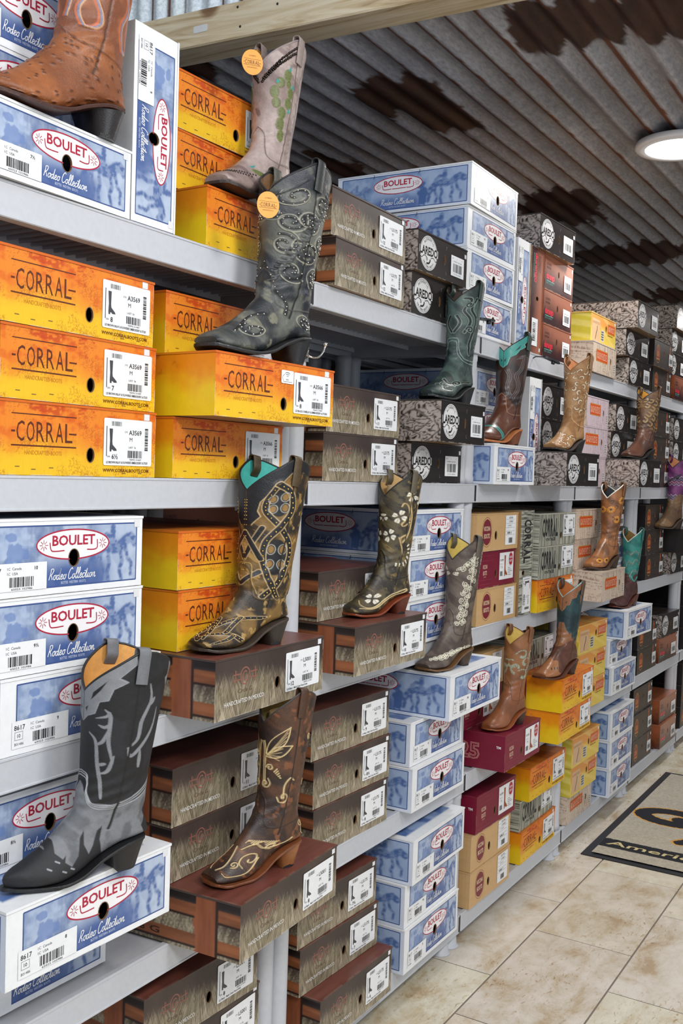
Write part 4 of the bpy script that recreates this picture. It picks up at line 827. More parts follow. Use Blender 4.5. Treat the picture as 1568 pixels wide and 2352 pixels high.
class Pat:
    """pattern drawing on the unrolled boot: u = distance from the front seam, t = distance from the top"""
    def __init__(s, a, th, t, X, Y, Z):
        g = np.interp(t, [0, .25, .5], [.160, .125, .115]); s.U = a[None]*g[:, None]; s.T = np.broadcast_to(np.interp(t, TK[0], TK[1])[:, None], s.U.shape).copy(); t = s.T[:, 0]; g = np.interp(t, [0, .25, .5], [.160, .125, .115]); s.U = a[None]*g[:, None]; s.t = t; s.a = np.broadcast_to(a[None], s.U.shape); s.X, s.Y, s.Z = X, Y, Z
        s.n = lambda k, sd=0, o=4: fbm(s.X*k+s.Y*k*.7+7, s.Z*k+s.Y*k*.7+3, sd, o)
        s.h = np.zeros_like(s.U); s.c = None
    def base(s, c1, c2, k=30, sd=1, lo=.35, hi=.65, c3=None): 
        s.c = mixc(np.broadcast_to(L(*c1), s.U.shape+(3,)), np.broadcast_to(L(*c2), s.U.shape+(3,)), smooth(lo, hi, s.n(k, sd)))
        if c3: s.blend(c3, smooth(.60, .72, s.n(k*2, sd+5))*.8)
    def blend(s, c, m): s.c = mixc(s.c, np.broadcast_to(L(*c), s.c.shape), m)
    def fill(s, pts, c, h=0, co='ut'):
        A, B = (s.U, s.T) if co == 'ut' else (s.X, s.Z); m = inpoly(A, B, np.asarray(pts)); d = sdist(A, B, list(pts)+[pts[0]]); m2 = np.where(m, smooth(-.0002, .0014, d), 0.); s.blend(c, m2); s.h += h*m2; return m
    def line(s, pts, c, w=.0016, h=0, co='ut', op=1.0):
        A, B = (s.U, s.T) if co == 'ut' else (s.X, s.Z); pts = np.asarray(pts); lo = pts.min(0)-.02; hi = pts.max(0)+.02
        m = (A > lo[0]) & (A < hi[0]) & (B > lo[1]) & (B < hi[1]); d = np.full(A.shape, 9.); d[m] = sdist(A[m], B[m], pts); k = smooth(w*.5+.0009, w*.5-.0004, d)
        if c is not None: s.blend(c, k*op)
        s.h += h*smooth(w*1.1+.001, 0, d)
    def mask(s, m, c): s.c = mixc(s.c, np.broadcast_to(L(*c), s.c.shape), m)
def ribbon(mb, P, wdir, w, th, c):
    """strap: centre line P, width direction per point"""
    P = np.asarray(P); t = np.gradient(P, axis=0); t /= np.linalg.norm(t, axis=1)[:, None]+1e-9; W = np.asarray(wdir); W = W/np.linalg.norm(W, axis=1)[:, None]; N = np.cross(t, W)
    prof = [(-1, 0), (-.92, 1), (0, 1.25), (.92, 1), (1, 0), (.9, -1), (-.9, -1)]
    G = np.stack([P+W*a*w/2+N*b*th/2 for a, b in prof], 1); mb.quadgrid(G, c, sm=True, wrap=True); mb.add(G[0], [list(range(7))], c); mb.add(G[-1], [list(range(7))[::-1]], c)
SOLE = dict(); 
def make_boot(name, loc, ang, sc, H, label, pat, mat='leather', toe='snip', slim=1.0, sole=(40, 36, 34), heel=(36, 32, 30), heelh=.042, lining=(206, 170, 120), strap=None, studs=None, binding=None, insert=None, dipf=.062, dipb=.045, group=None, heelcap=None, welt=None, fs=.86, res=1.0):
    r = empty('cowboy_boot', loc, (0, 0, math.radians(ang)), label, 'boot', group or 'western boots displayed on the boxes'); r.scale = (sc, sc, sc)
    X, Y, Z, a, th, t, tot = boot_surface(toe, slim, H/sc, dipf, dipb, fs=fs, nt=int(230*res), na=2*int(64*res)); p = Pat(a, th, t, X, Y, Z); st = pat(p) or []
    # creases round the ankle
    zc = np.clip(1-np.abs(Z-.15)/.05, 0, 1); p.h = p.h+zc*.0016*np.sin(Z*300+X*90+4*fbm(X*20, Z*20, 5))*(a < .6)[None]*.6+.0008*(p.n(60, 44)-.5)
    P = np.stack([X, Y, Z], -1); gt = np.gradient(P, axis=0); gc = np.roll(P, -1, 1)-np.roll(P, 1, 1); N = np.cross(gc, gt); N /= np.linalg.norm(N, axis=2)[..., None]+1e-9
    ctr = P.mean(1, keepdims=True); 
    if np.sum(N*(P-ctr)) < 0: N = -N
    P2 = P+N*p.h[..., None]
    mb = MB(); mb.quadgrid(P2, p.c, sm=True, wrap=True); mb.add(P2[-1], [list(range(P2.shape[1]))], p.c[-1], sm=True)
    UP = mb
    # lining: inner wall and an insole far down
    k = int(np.argmax(P[:, :, 2].mean(1) < .16)); I = P[:k]-N[:k]*.0032; I[0] = P[0]-N[0]*.0032; lc = L(*lining)*(.85+.3*p.n(30, 4)[:k, :, None]); mb = MB(); mb.quadgrid(I[:, ::-1], lc[:, ::-1], sm=True, wrap=True); mb.add(I[-1], [list(range(I.shape[1]))], L(*lining)*.5)
    mb.quadgrid(np.stack([P2[0], I[0]]), lc[0], wrap=True); mb.obj('lining', M['suede'], r)
    # piping round the top
    bc = L(*(binding or [int(255*x) for x in (.12, .1, .09)])); ring = np.concatenate([(P2[0]+I[0])/2, (P2[0]+I[0])[:1]/2]); mb = MB(); mb.tube(ring, .0024, bc, n=8, cap=False); mb.obj('top_binding', M['leather'], r)
    # pull straps
    scol = L(*strap) if strap is not None else None
    for sgn in (1, -1):
        j = np.argmin(np.abs(th-(PI/2 if sgn > 0 else 3*PI/2))); kk = [int(np.searchsorted(t, q)) for q in (.075, .05, .03, .012, 0)]
        out = [P[i, j]+N[i, j]*.0030 for i in kk]; top = P[0, j]; nrm = N[0, j]*[1, 1, 0]; nrm /= np.linalg.norm(nrm)
        arc = [top+np.array([0, 0, .0065])+nrm*.001, top+np.array([0, 0, .0085])-nrm*.006, top+np.array([0, 0, .006])-nrm*.0125]; inn = [P[i, j]-N[i, j]*.014 for i in kk[::-1][1:4]]; inn[-1] = P[kk[1], j]-N[kk[1], j]*.0045
        C_ = curve(*(out+arc+inn), n=5); tx = np.tile(np.array([1., 0, .15]), (len(C_), 1)); mb = MB(); mb.tube  # noqa
        col = scol if scol is not None else p.c[kk[3]:kk[0], max(0, j-8):j+8].mean((0, 1))*.8
        ribbon(mb, C_, tx, .024, .0026, col); mb.obj('pull_strap', M[mat], r)
    # sole: outline follows the bottom edge of the upper, with a welt that stands proud
    jb = np.argmin(np.abs(th-PI)); i0 = int(np.searchsorted(Q_s(t, X[:, jb], Z[:, jb]), 0)); bx = X[:, jb].copy(); bx = np.where(bx > .08, .08+(bx-.08)/fs, bx); bz = Z[:, jb]; low = np.where(bz < .0572)[0]; low = low[bx[low] > -.02]
    xs = np.linspace(-.010, .2645, 70); order = np.argsort(bx[low]); zb = np.interp(xs, bx[low][order], bz[low][order]); hw = np.interp(xs, [r_[1][0] for r_ in RINGS[8:]], [r_[2] for r_ in RINGS[8:]])
    extra = {'snip': 0, 'point': 0, 'round': .008, 'square': .016}[toe]; hw = hw+extra*smooth(.19, .25, xs); hw = hw*(1-(.42*smooth(.13, .25, xs) if toe == 'point' else 0))
    hw = np.where(xs < .04, .026+.008*smooth(-.01, .04, xs), hw); hw = hw*.97+.0045
    endr = np.sqrt(np.clip(1-((xs-.252)/.0135)**2, 0, 1)); hw = np.where(xs > .252, np.interp(.252, xs, hw)*endr, hw); st0 = np.sqrt(np.clip(1-((xs+.0-.004)/.0145)**2, 0, 1)); hw = np.where(xs < .004, hw*st0, hw); hw = np.maximum(hw, .0012)
    xr = xs; xs = np.where(xs > .08, .08+(xs-.08)*fs, xs); thk = .0058; mb = MB(); G = []
    for y, dz in ((-1, 0), (1, 0), (1.02, -.0025), (1, -thk), (-1, -thk), (-1.02, -.0025)): G.append(np.stack([xs, y*hw, np.maximum(zb+.0014+dz, .0006 if dz < -.004 else 0.003)], 1))
    G = np.stack(G, 1); mb.quadgrid(G, L(*sole), sm=False, wrap=True); mb.add(G[0], [list(range(6))], L(*sole)); mb.add(G[-1], [list(range(6))[::-1]], L(*sole)); so = mb.obj('sole', M['polished'] if sum(sole) > 200 else M['leather'], r)
    if welt: mb = MB(); E_ = np.concatenate([np.stack([xs, hw*1.02, zb+.0022], 1)[8:], np.stack([xs, -hw*1.02, zb+.0022], 1)[8:][::-1]]); mb.tube(E_, .0016, L(*welt), n=6); mb.obj('welt', M['leather'], so)
    # heel block, underslung
    mb = MB(); hz = np.interp(.02, xs, zb)-thk+.002; G = []
    for q in np.linspace(0, 1, 9):
        z = hz*(1-q); x0 = -.0115+.0165*q**.9; x1 = .062-.012*q; ww = .0335-.0065*q; pts = []
        for k_ in range(28):
            tt = PI/2+PI*k_/27; pts.append((x0+.026+.026*math.cos(tt)*1.0, ww*math.sin(tt), z+(np.interp(x0+.026+.026*math.cos(tt), xs, zb)-thk+.002-hz)*(1-q)))
        pts += [(x1, -ww*.92, z+(np.interp(x1, xs, zb)-thk+.002-hz)*(1-q)), (x1-.003, 0, z+(np.interp(x1, xs, zb)-thk+.002-hz)*(1-q)), (x1, ww*.92, z+(np.interp(x1, xs, zb)-thk+.002-hz)*(1-q))]
        G.append(pts)
    G = np.array(G); hc = L(*heel)*np.ones((9, 31, 3)); hc *= (.82+.3*fbm(G[..., 2]*500, G[..., 0]*8, 3, 2))[..., None]; mb.quadgrid(G, hc, sm=True, wrap=True); mb.add(G[-1], [list(range(31))], L(*heel)*.5); ho = mb.obj('heel', M['polished'], r)
    mb = MB(); Gc = np.stack([G[-1]*[1, 1.03, 1]+[0, 0, .0065], G[-1]*[1, 1.03, 1]+[0, 0, .0003]]); mb.quadgrid(Gc, L(*(heelcap or (26, 25, 26))), wrap=True); mb.add(Gc[-1], [list(range(31))], L(26, 25, 26)); mb.obj('heel_cap', M['leather'], ho)
    if st:
        sm, pts = st; mb = UP; g = np.interp(t, [0, .25, .5], [.160, .125, .115]); prof = [(1, 0), (.85, .45), (.5, .8), (0, .95)]
        for (u_, t_, rad) in pts:
            for sgn in (1, -1):
                i = int(np.clip(np.searchsorted(p.t, t_), 1, len(t)-2)); aa = u_/np.interp(t_, [0, .25, .5], [.160, .125, .115])*PI*sgn; j = int(round((aa % (2*PI))/(2*PI)*len(th))) % len(th); o = P2[i, j]; n_ = Vector(N[i, j]); q = n_.to_track_quat('Z', 'Y'); rows = []
                for rr, zz in prof: rows.append([tuple(Vector(o)+q @ Vector((rad*rr*math.cos(w2), rad*rr*math.sin(w2), rad*zz))) for w2 in np.linspace(0, 2*PI, 7)[:-1]])
                mb.quadgrid(np.array(rows), np.ones(3), mi=1, sm=True, wrap=True)
    UP.obj('upper', [M[mat]]+([M[st[0]]] if st else []), r)
    if insert:
        mb = MB(); rr = .034*slim; w2 = np.linspace(0, 2*PI, 33); cx = lambda z: float(np.interp(-z, -P[:, :, 2].mean(1), P[:, :, 0].mean(1)))
        zz = [.24, (H/sc)-insert]; G = np.stack([np.stack([cx(z)+.004+1.15*rr*np.cos(w2), rr*np.sin(w2), z+0*w2], 1) for z in zz]); mb.quadgrid(G, np.ones(3)); mb.obj('card_insert', M['paper'], r)
    return r
def Q_s(t, x, z): return t
# ---- patterns. u runs 0 (front) to ~.15 (back seam), t runs 0 (top) to ~.5 (toe)
def seam(p, c=(20, 18, 18), w=.0022): p.line([(.079, .0), (.073, .1), (.064, .2), (.058, .27), (.057, .315)], c, w, -.0012)
def vampline(p, c, w=.0018, h=.0008): p.line(curve((0, .215), (.016, .232), (.022, .262), (.032, .292), (.050, .296), (.075, .282), (.115, .262)), c, w, h)
def flame_collar(p, c, edge):
    q = [(0, .095), (0, .0), (.16, 0), (.16, .035), (.115, .055), (.10, .03), (.066, .022), (.070, .05), (.055, .045), (.052, .075), (.034, .072), (.030, .100), (.016, .104), (.010, .125), (.006, .10)]
    p.fill(q, c); p.line(q+[q[0]], edge, .0014, .0006)
def pat_black(p):
    p.base((24, 24, 26), (34, 34, 38), 40); g = (128, 130, 134); e = (150, 152, 156)
    m = ((p.T > .225+.035*smooth(0, .03, p.U)-.03*np.clip((p.U-.06)/.06, 0, 1))); p.mask(smooth(0, 1, m*1.)*1., (118, 120, 124)); p.blend((70, 72, 76), (m*smooth(.45, .7, p.n(50, 6))*.6))
    for q in (.0, .004, .009): p.line(curve((0, .205+q), (.014, .212+q), (.018, .240+q), (.030, .262+q), (.050, .262+q), (.078, .244+q), (.115, .222+q)), (164, 166, 170), .0012, .0005)
    col = [(0, .00), (.070, .0), (.072, .018), (.052, .030), (.062, .045), (.046, .048), (.040, .070), (.028, .068), (.022, .094), (.010, .098), (.0, .112)]
    p.fill(col, g); p.fill([(.018, .035), (.04, .022), (.030, .04), (.014, .056)], (24, 24, 26)); p.fill([(.004, .074), (.012, .068), (.007, .088)], (24, 24, 26)); p.line(col, e, .0012)
    p.fill([(.16, 0), (.125, .0), (.128, .03), (.118, .04), (.128, .06), (.16, .08)], g)
    for pts in ((( .036, .088), (.043, .105), (.041, .150), (.046, .185)), ((.024, .105), (.038, .103), (.042, .096)), ((.028, .120), (.036, .125), (.042, .120)),
                ((.014, .135), (.024, .150), (.028, .190), (.036, .235), (.038, .25)), ((.040, .132), (.034, .150), (.025, .157)), ((.028, .192), (.038, .190)), ((.031, .208), (.042, .202), (.048, .178)),
                ((.090, .055), (.092, .085), (.080, .120), (.076, .150), (.066, .165)), ((.098, .080), (.092, .092)), ((.104, .10), (.098, .135), (.082, .165), (.068, .180), (.064, .165)), ((.080, .172), (.080, .20))):
        c_ = curve(*pts); 
        for k in range(len(c_)-1): p.line(c_[k:k+2], g, .0012+.0035*math.sin(PI*k/len(c_)))
    K = (30, 30, 33); q = lambda P_: [(.08+(x-.08)*.89 if x > .08 else x, z) for x, z in P_]
    p.fill(q([(.29, -.01), (.29, .08), (.205, .080), (.196, .066), (.186, .090), (.178, .078), (.180, .060), (.168, .050), (.160, .056), (.164, .044), (.152, .036), (.138, .050), (.132, .078), (.122, .092), (.124, .066), (.116, .050), (.108, .062), (.098, .086), (.086, .094), (.092, .070), (.088, .050), (.076, .030), (.084, .0), (.15, -.01)]), K, .0004, 'xz')
    for x, z in ((.165, .045), (.18, .036), (.155, .028), (.140, .030)): p.line([(x, z), (x+.006, z+.003)], (150, 152, 156), .002, 0, 'xz')
    p.fill([(-.03, .05), (-.03, .11), (-.006, .118), (.002, .10), (-.004, .088), (.006, .075), (-.002, .06), (.0, .05)], K, .0004, 'xz'); seam(p)
def pat_stud(p):
    p.base((34, 38, 42), (92, 94, 88), 26, 3, .40, .70, (124, 122, 104)); p.blend((30, 36, 52), smooth(.55, .7, p.n(18, 9))*.6); S = []
    bk = (26, 26, 28)
    for cx, cy, r0, tr, a0, tn in ((.045, .060, .024, .006, 200, -1.2), (.095, .075, .018, .005, 20, 1.3), (.038, .118, .020, .005, 300, 1.3), (.030, .165, .020, .005, 250, 1.2), (.068, .172, .022, .006, 190, -1.3), (.100, .150, .018, .005, 0, 1.3), (.065, .115, .018, .004, 60, -1.4), (.09, .215, .014, .004, 90, 1.2), (.044, .215, .016, .004, 0, 1.2), (.045, .375, .018, .005, 200, -1.2), (.085, .305, .014, .004, 90, 1.1), (.012, .10, .012, .003, 0, 1.2)):
        sp = spiral(cx, cy, r0, tr, a0, tn); p.line(sp, None, .007, -.0012); p.line(sp, bk, .0042, .0022)
        for k in range(0, len(sp), 3): S.append((sp[k][0], sp[k][1], .0017))
        p.line(spiral(cx, cy, r0+.007, tr+.006, a0+30, tn*.8), (150, 148, 132), .0014, .0014)
    for pts in (((.0, .20), (.018, .235), (.030, .262), (.046, .285), (.050, .31)), ((.03, .33), (.02, .35), (.03, .40))):
        c_ = curve(*pts); p.line(c_, bk, .005, .0016); S += [(x, y, .0017) for x, y in c_[::4]]
    for k in range(26):
        x = .012+.10*((k*.618) % 1); y = .03+.20*((k*.381) % 1); c_ = curve((x, y), (x+.008, y+.006), (x+.006, y+.016), (x-.004, y+.020)); p.line(c_, (70, 72, 72), .003, .0018)
    p.line(curve((.0, .04), (.03, .045), (.06, .03)), bk, .002, .001); seam(p); vampline(p, (60, 60, 58)); return ('nickel', S)
def pat_gold(p):
    p.base((40, 32, 24), (120, 92, 48), 34, 3, .36, .68, (176, 142, 84)); bk = (22, 23, 27); ed = (186, 160, 118); S = []; D_ = p.T
    yoke = [(0, .135), (0, 0), (.16, 0), (.16, .03), (.078, .022), (.040, .055), (.026, .075), (.022, .10), (.027, .115), (.012, .135)]; p.fill(yoke, bk, .0006); p.line(yoke[4:], ed, .0014, .001)
    L1 = curve((.052, .040), (.036, .075), (.036, .105), (.056, .138), (.074, .175), (.076, .205), (.066, .235), (.055, .262), (.044, .29)); L2 = curve((.052, .040), (.072, .070), (.074, .105), (.056, .138), (.036, .170), (.033, .205), (.042, .235), (.055, .262), (.068, .285))
    for c0, w_ in (((.054, .085), .7), ((.054, .20), .8)): p.fill(np.stack([c0[0]+.017*np.cos(np.linspace(0, 6.28, 30)), c0[1]+.045*w_*np.sin(np.linspace(0, 6.28, 30))], 1), bk)
    for q in (L1, L2): p.line(q, ed, .0118, .0016); p.line(q, bk, .0086, .0004); S += [(x, y, .0024) for x, y in q[::3]]
    for cy in (.075, .098, .185, .215):
        for dx in (-.009, .009): p.fill(np.stack([.054+dx+.0052*np.cos(np.linspace(0, 6.28, 20)), cy+.008*np.sin(np.linspace(0, 6.28, 20))], 1), (140, 106, 56)); p.line(np.stack([.054+dx+.0068*np.cos(np.linspace(0, 6.28, 20)), cy+.0098*np.sin(np.linspace(0, 6.28, 20))], 1), (170, 168, 160), .0007)
    for pts in (((0, .205), (.012, .178), (.030, .140)), ((0, .150), (.014, .175), (.030, .205)), ((0, .262), (.014, .245), (.030, .232))): p.line(pts, ed, .0110, .001); p.line(pts, bk, .0080)
    for k in range(16): S.append((.002, .05+k*.012, .0014))
    vampline(p, (90, 72, 42), .0026, .001); p.line(curve((.0, .215), (.016, .220), (.022, .255), (.034, .285)), (170, 140, 80), .0012, .0005)
    for pts in (((0, .40), (.016, .372), (.040, .352), (.064, .345)), ((.0, .445), (.018, .415), (.045, .395), (.075, .395)), ((.0, .36), (.004, .39), (.012, .44)), ((.036, .352), (.036, .395)), ((.052, .395), (.054, .44))):
        c_ = curve(*pts); p.line(c_, ed, .0096, .0012); p.line(c_, bk, .0068); S += [(x, y, .0019) for x, y in c_[::3]]
    for k in range(22): S.append((.128, .05+k*.0075, .0012))
    seam(p, (26, 22, 18)); return ('brass', S)
def leafline(p, pts, c, w=.0028): 
    c_ = curve(*pts); p.line(c_, c, w, .0014); p.line(c_+[.0022, .001], tuple(int(x*.72) for x in c), w*.5, .0004)
def pat_dragon(p):
    p.base((46, 32, 26), (84, 54, 36), 30, 8, .35, .65, (128, 78, 46)); g = (206, 180, 130)
    wing = lambda x, y, dx, dy, wd: [(x+dx*k+wd*math.sin(PI*k)*(-dy), y+dy*k+wd*math.sin(PI*k)*dx) for k in np.linspace(0, 1, 14)]
    for (x, y, dx, dy, wd) in ((.012, .130, .045, -.060, .20), (.012, .130, .045, -.060, -.20), (.012, .136, .050, -.022, .22), (.012, .136, .050, -.022, -.22)): p.line(wing(x, y, dx, dy, wd), g, .0020, .0010)
    for k in range(9): p.line([(.014, .132), (.055-.002*k, .072+.009*k)], g, .0007, .0004)
    for x in (.002, .006): p.line(curve((x, .09), (x+.004, .12), (x+.004, .16), (x+.006, .20)), g, .002, .001)
    for cx, cy, r, a0, t_ in ((.020, .160, .008, 180, 1.2), (.012, .195, .012, 300, 1.3), (.052, .225, .012, 180, -1.2), (.050, .375, .020, 90, 1.2), (.030, .395, .010, 90, -1.3), (.060, .345, .008, 0, 1.2), (.105, .20, .008, 0, 1.3), (.10, .285, .010, 0, 1.2), (.105, .10, .008, 40, 1.4)): leafline(p, list(map(tuple, spiral(cx, cy, r, .002, a0, t_, 10))), g, .0020)
    for pts in (((.052, .225), (.052, .20), (.062, .185), (.070, .19)), ((.020, .355), (.035, .342), (.055, .35), (.072, .34), (.078, .325)), ((.005, .43), (.014, .41), (.012, .38), (.006, .35)), ((.03, .43), (.05, .43), (.065, .40), (.062, .37)), ((.11, .28), (.10, .31), (.112, .325))): leafline(p, pts, g, .0022)
    for k in range(14): x = .018+.045*k/14; p.line([(x, .340-.004*math.sin(k)), (x+.002, .334)], g, .0016, .0008)
    for k in range(5): p.line([(.030+.003*k, .170+.003*k), (.036+.002*k, .163+.005*k)], g, .002, .001)
    seam(p, (30, 22, 18)); vampline(p, (40, 28, 22))
def flower(p, x, y, s, c, n=4, rot=.4):
    for k in range(n):
        a_ = rot+k*2*PI/n; e = (x+s*math.cos(a_), y+s*math.sin(a_)); pr = (-math.sin(a_), math.cos(a_)); q = [(x+math.cos(a_)*s*f+pr[0]*s*.42*g_, y+math.sin(a_)*s*f+pr[1]*s*.42*g_) for f, g_ in ((.15, 0), (.5, .8), (.9, .9), (1.0, .3), (.92, 0), (1.0, -.3), (.9, -.9), (.5, -.8))]
        p.fill(q, c, .0010); p.line([(x+math.cos(a_)*s*.25, y+math.sin(a_)*s*.25), (x+math.cos(a_)*s*.8, y+math.sin(a_)*s*.8)], tuple(int(v*.6) for v in c), .0008)
def pat_floral(p):
    p.base((50, 44, 34), (84, 74, 50), 36, 3, .36, .64, (132, 112, 66)); p.blend((28, 26, 26), smooth(.58, .70, p.n(90, 21))*.8); w = (222, 216, 198); b = (196, 168, 118)
    for x, y, s in ((.078, .062, .018), (.046, .118, .020), (.022, .172, .019), (.108, .070, .015), (.0, .12, .016), (.040, .375, .021)): flower(p, x, y, s, w)
    leafline(p, ((.082, .042), (.072, .048), (.074, .085), (.080, .125), (.072, .168), (.056, .190), (.052, .178), (.066, .170)), b, .0036); leafline(p, ((.050, .088), (.056, .080), (.068, .092), (.074, .128)), b, .003)
    leafline(p, ((.074, .134), (.058, .145), (.052, .140), (.060, .130)), b, .003); leafline(p, ((.048, .178), (.058, .205), (.062, .222)), b, .003); leafline(p, ((.11, .05), (.105, .12), (.096, .165), (.1, .2)), b, .0028)
    for k in range(8): a_ = -.6+k*.32; x = .050+.030*math.cos(a_); y = .215+.030*math.sin(a_); p.line([(x, y), (x+.006*math.cos(a_), y+.006*math.sin(a_))], w, .0040, .001)
    leafline(p, ((.012, .40), (.030, .415), (.055, .41), (.068, .37), (.072, .335), (.084, .32), (.080, .345), (.066, .40), (.045, .43)), (214, 190, 140), .0034)
    for k in range(4): flower(p, .12, .18+.02*k, .006, w)
    seam(p, (20, 18, 16)); vampline(p, (30, 28, 26), .003, .001)
def pat_scroll(p):
    p.base((74, 62, 56), (104, 92, 82), 40, 3, .35, .7); w = (222, 218, 196)
    rr = random.Random(5)
    for k in range(30):
        y = .05+.0072*k; x = .058+.010*math.sin(k*1.9)-.0006*k+(.012 if k < 12 else 0); p.line(spiral(x, y, .0085, .0018, 80*k, 1.5 if k % 2 else -1.5), w, .0015, .0009)
    for k in range(9): p.line(spiral(.012+.006*k, .095-.004*k+.008*math.sin(k*2), .008, .002, 70*k, 1.3), w, .0015, .0009)
    for k in range(22): p.line(spiral(.108+.004*math.sin(k*2), .04+.0125*k, .006, .0015, 60*k, 1.3), w, .0015, .0009)
    for k in range(20): p.line(spiral(.016+.0035*k, .415-.004*k+.006*math.sin(k*2), .0085, .0018, 50*k, 1.4 if k % 2 else -1.4), w, .0016, .0009)
    p.line(curve((.072, .04), (.062, .12), (.05, .22), (.044, .25)), w, .0012, .0006); seam(p, (48, 40, 36)); vampline(p, (52, 44, 40))
def pat_tool(base, hi, glit=(30, 32, 30), edge=None, n=1):
    def f(p):
        p.base(base, hi, 34, 3+n, .35, .7); e = edge or tuple(min(255, int(x*1.3)) for x in hi)
        for q in (((.010, .105), (.020, .135), (.004, .165)), ((.030, .03), (.050, .05), (.030, .085), (.050, .125), (.034, .165)), ((.066, .05), (.052, .085), (.070, .12), (.060, .165), (.052, .2), (.056, .23)), ((.09, .05), (.10, .09), (.088, .13), (.098, .17), (.09, .22)),
                  ((.02, .36), (.04, .375), (.06, .36), (.075, .335)), ((.012, .40), (.03, .39), (.045, .405), (.06, .39)), ((.095, .28), (.11, .30), (.10, .33))):
            c_ = curve(*q); p.line(c_, e, .0105, .0002); p.line(c_, glit, .0072, -.0014)
        for cx, cy, a0 in ((.045, .065, 0), (.05, .155, 180), (.1, .085, 90), (.082, .2, 0), (.06, .36, 90), (.03, .385, 0)): s = spiral(cx, cy, .011, .003, a0, 1.2); p.line(s, e, .0075, .0002); p.line(s, glit, .0046, -.0012)
        p.line(curve((0, .185), (.018, .190), (.024, .225), (.044, .25), (.08, .245), (.115, .235)), e, .0016, .001); p.line(curve((0, .194), (.014, .20), (.02, .235), (.044, .26), (.08, .255), (.115, .243)), e, .0016, .001); seam(p, base, .0016)
    return f
def pat_teal(p):
    p.base((36, 24, 20), (64, 40, 30), 30, 3); q = [(0, .0), (.075, .0), (.070, .025), (.060, .030), (.066, .042), (.046, .046), (.036, .062), (.020, .068), (.012, .105), (0, .118)]; p.fill(q, (58, 150, 140), .0008); p.line(q, (140, 206, 196), .0014, .0005)
    p.fill([(.002, .075), (.010, .065), (.006, .095)], (48, 30, 24)); p.fill([(.03, .045), (.052, .02), (.045, .04)], (48, 30, 24))
    for k, o in enumerate((0, .006, .012)):
        c = (112, 104, 104); p.line(curve((.040+o, .085), (.058+o, .075), (.052+o, .12), (.036+o, .150), (.046+o, .19), (.030+o, .23)), c, .0013, .0006); p.line(curve((.078+o, .08), (.082+o, .12), (.072+o, .15), (.078+o, .19), (.066+o, .235)), c, .0013, .0006); p.line(curve((.006+o, .13), (.016+o, .155), (.01+o, .19), (.02+o, .22)), c, .0013, .0006)
    m = smooth(.232, .238, p.T+.0*p.U+.02*np.cos(p.U*60)); p.mask(m, (92, 50, 32)); p.blend((58, 30, 20), m*smooth(.4, .7, p.n(20, 9))*.7); vampline(p, (150, 110, 80))
    p.line(curve((.0, .385), (.02, .378), (.050, .385), (.095, .41)), (58, 150, 140), .0095, .001); p.line(curve((.0, .385), (.02, .378), (.050, .385), (.095, .41)), (30, 60, 58), .0018); p.line([(.105, .25), (.10, .33)], (58, 150, 140), .006); seam(p)
def pat_inlay(p):
    p.base((150, 106, 62), (176, 134, 88), 30, 3); w = (226, 216, 192); b = (96, 62, 34)
    rr = random.Random(9)
    for k in range(26):
        x = .012+.098*((k*.618) % 1); y = .035+.20*(k/26); q = spiral(x, y, .011, .004, 77*k, .9); p.line(q, b, .0085, -.0006); p.line(q, (168, 126, 80), .0062); p.line(q[4:18], w, .0030, -.0008)
    for k in range(14):
        x = .010+.07*((k*.618) % 1); y = .345+.095*(k/14); q = spiral(x, y, .009, .004, 57*k, .8); p.line(q, b, .0070, -.0005); p.line(q, (168, 126, 80), .0050); p.line(q[4:18], w, .0026, -.0006)
    p.line(curve((0, .21), (.016, .225), (.022, .262), (.05, .285), (.08, .28), (.115, .27)), (190, 150, 104), .003, .001); seam(p, (110, 76, 46))
def pat_metal(p):
    p.base((74, 50, 38), (104, 76, 54), 26, 3, c3=(126, 100, 64)); m = smooth(.225, .235, p.T); 
    for k in range(18):
        x = .012+.10*((k*.618) % 1); y = .03+.19*(k/18); q = curve((x, y), (x+.012, y+.012), (x+.004, y+.026), (x-.006, y+.018)); p.line(q, (144, 120, 76), .0065, .002)
    p.mask(m, (96, 62, 48)); p.blend((64, 40, 30), m*smooth(.4, .7, p.n(15, 6))*.6); vampline(p, (120, 84, 60)); seam(p)
def pat_sun(p):
    p.base((110, 70, 40), (150, 98, 56), 26, 3)
    for x, y, s in ((.020, .115, .020), (.070, .075, .018), (.050, .165, .018), (.11, .12, .016), (.035, .40, .016), (.06, .38, .012)): flower(p, x, y, s, (206, 138, 52), 9, .2); p.fill(np.stack([x+.006*np.cos(np.linspace(0, 6.28, 16)), y+.006*np.sin(np.linspace(0, 6.28, 16))], 1), (70, 40, 24), .001)
    for k in range(9): x = .02+.09*((k*.618) % 1); y = .05+.02*k; p.line(curve((x, y), (x+.01, y+.01), (x+.004, y+.02)), (84, 52, 30), .003, .0012)
    vampline(p, (90, 56, 34)); seam(p)
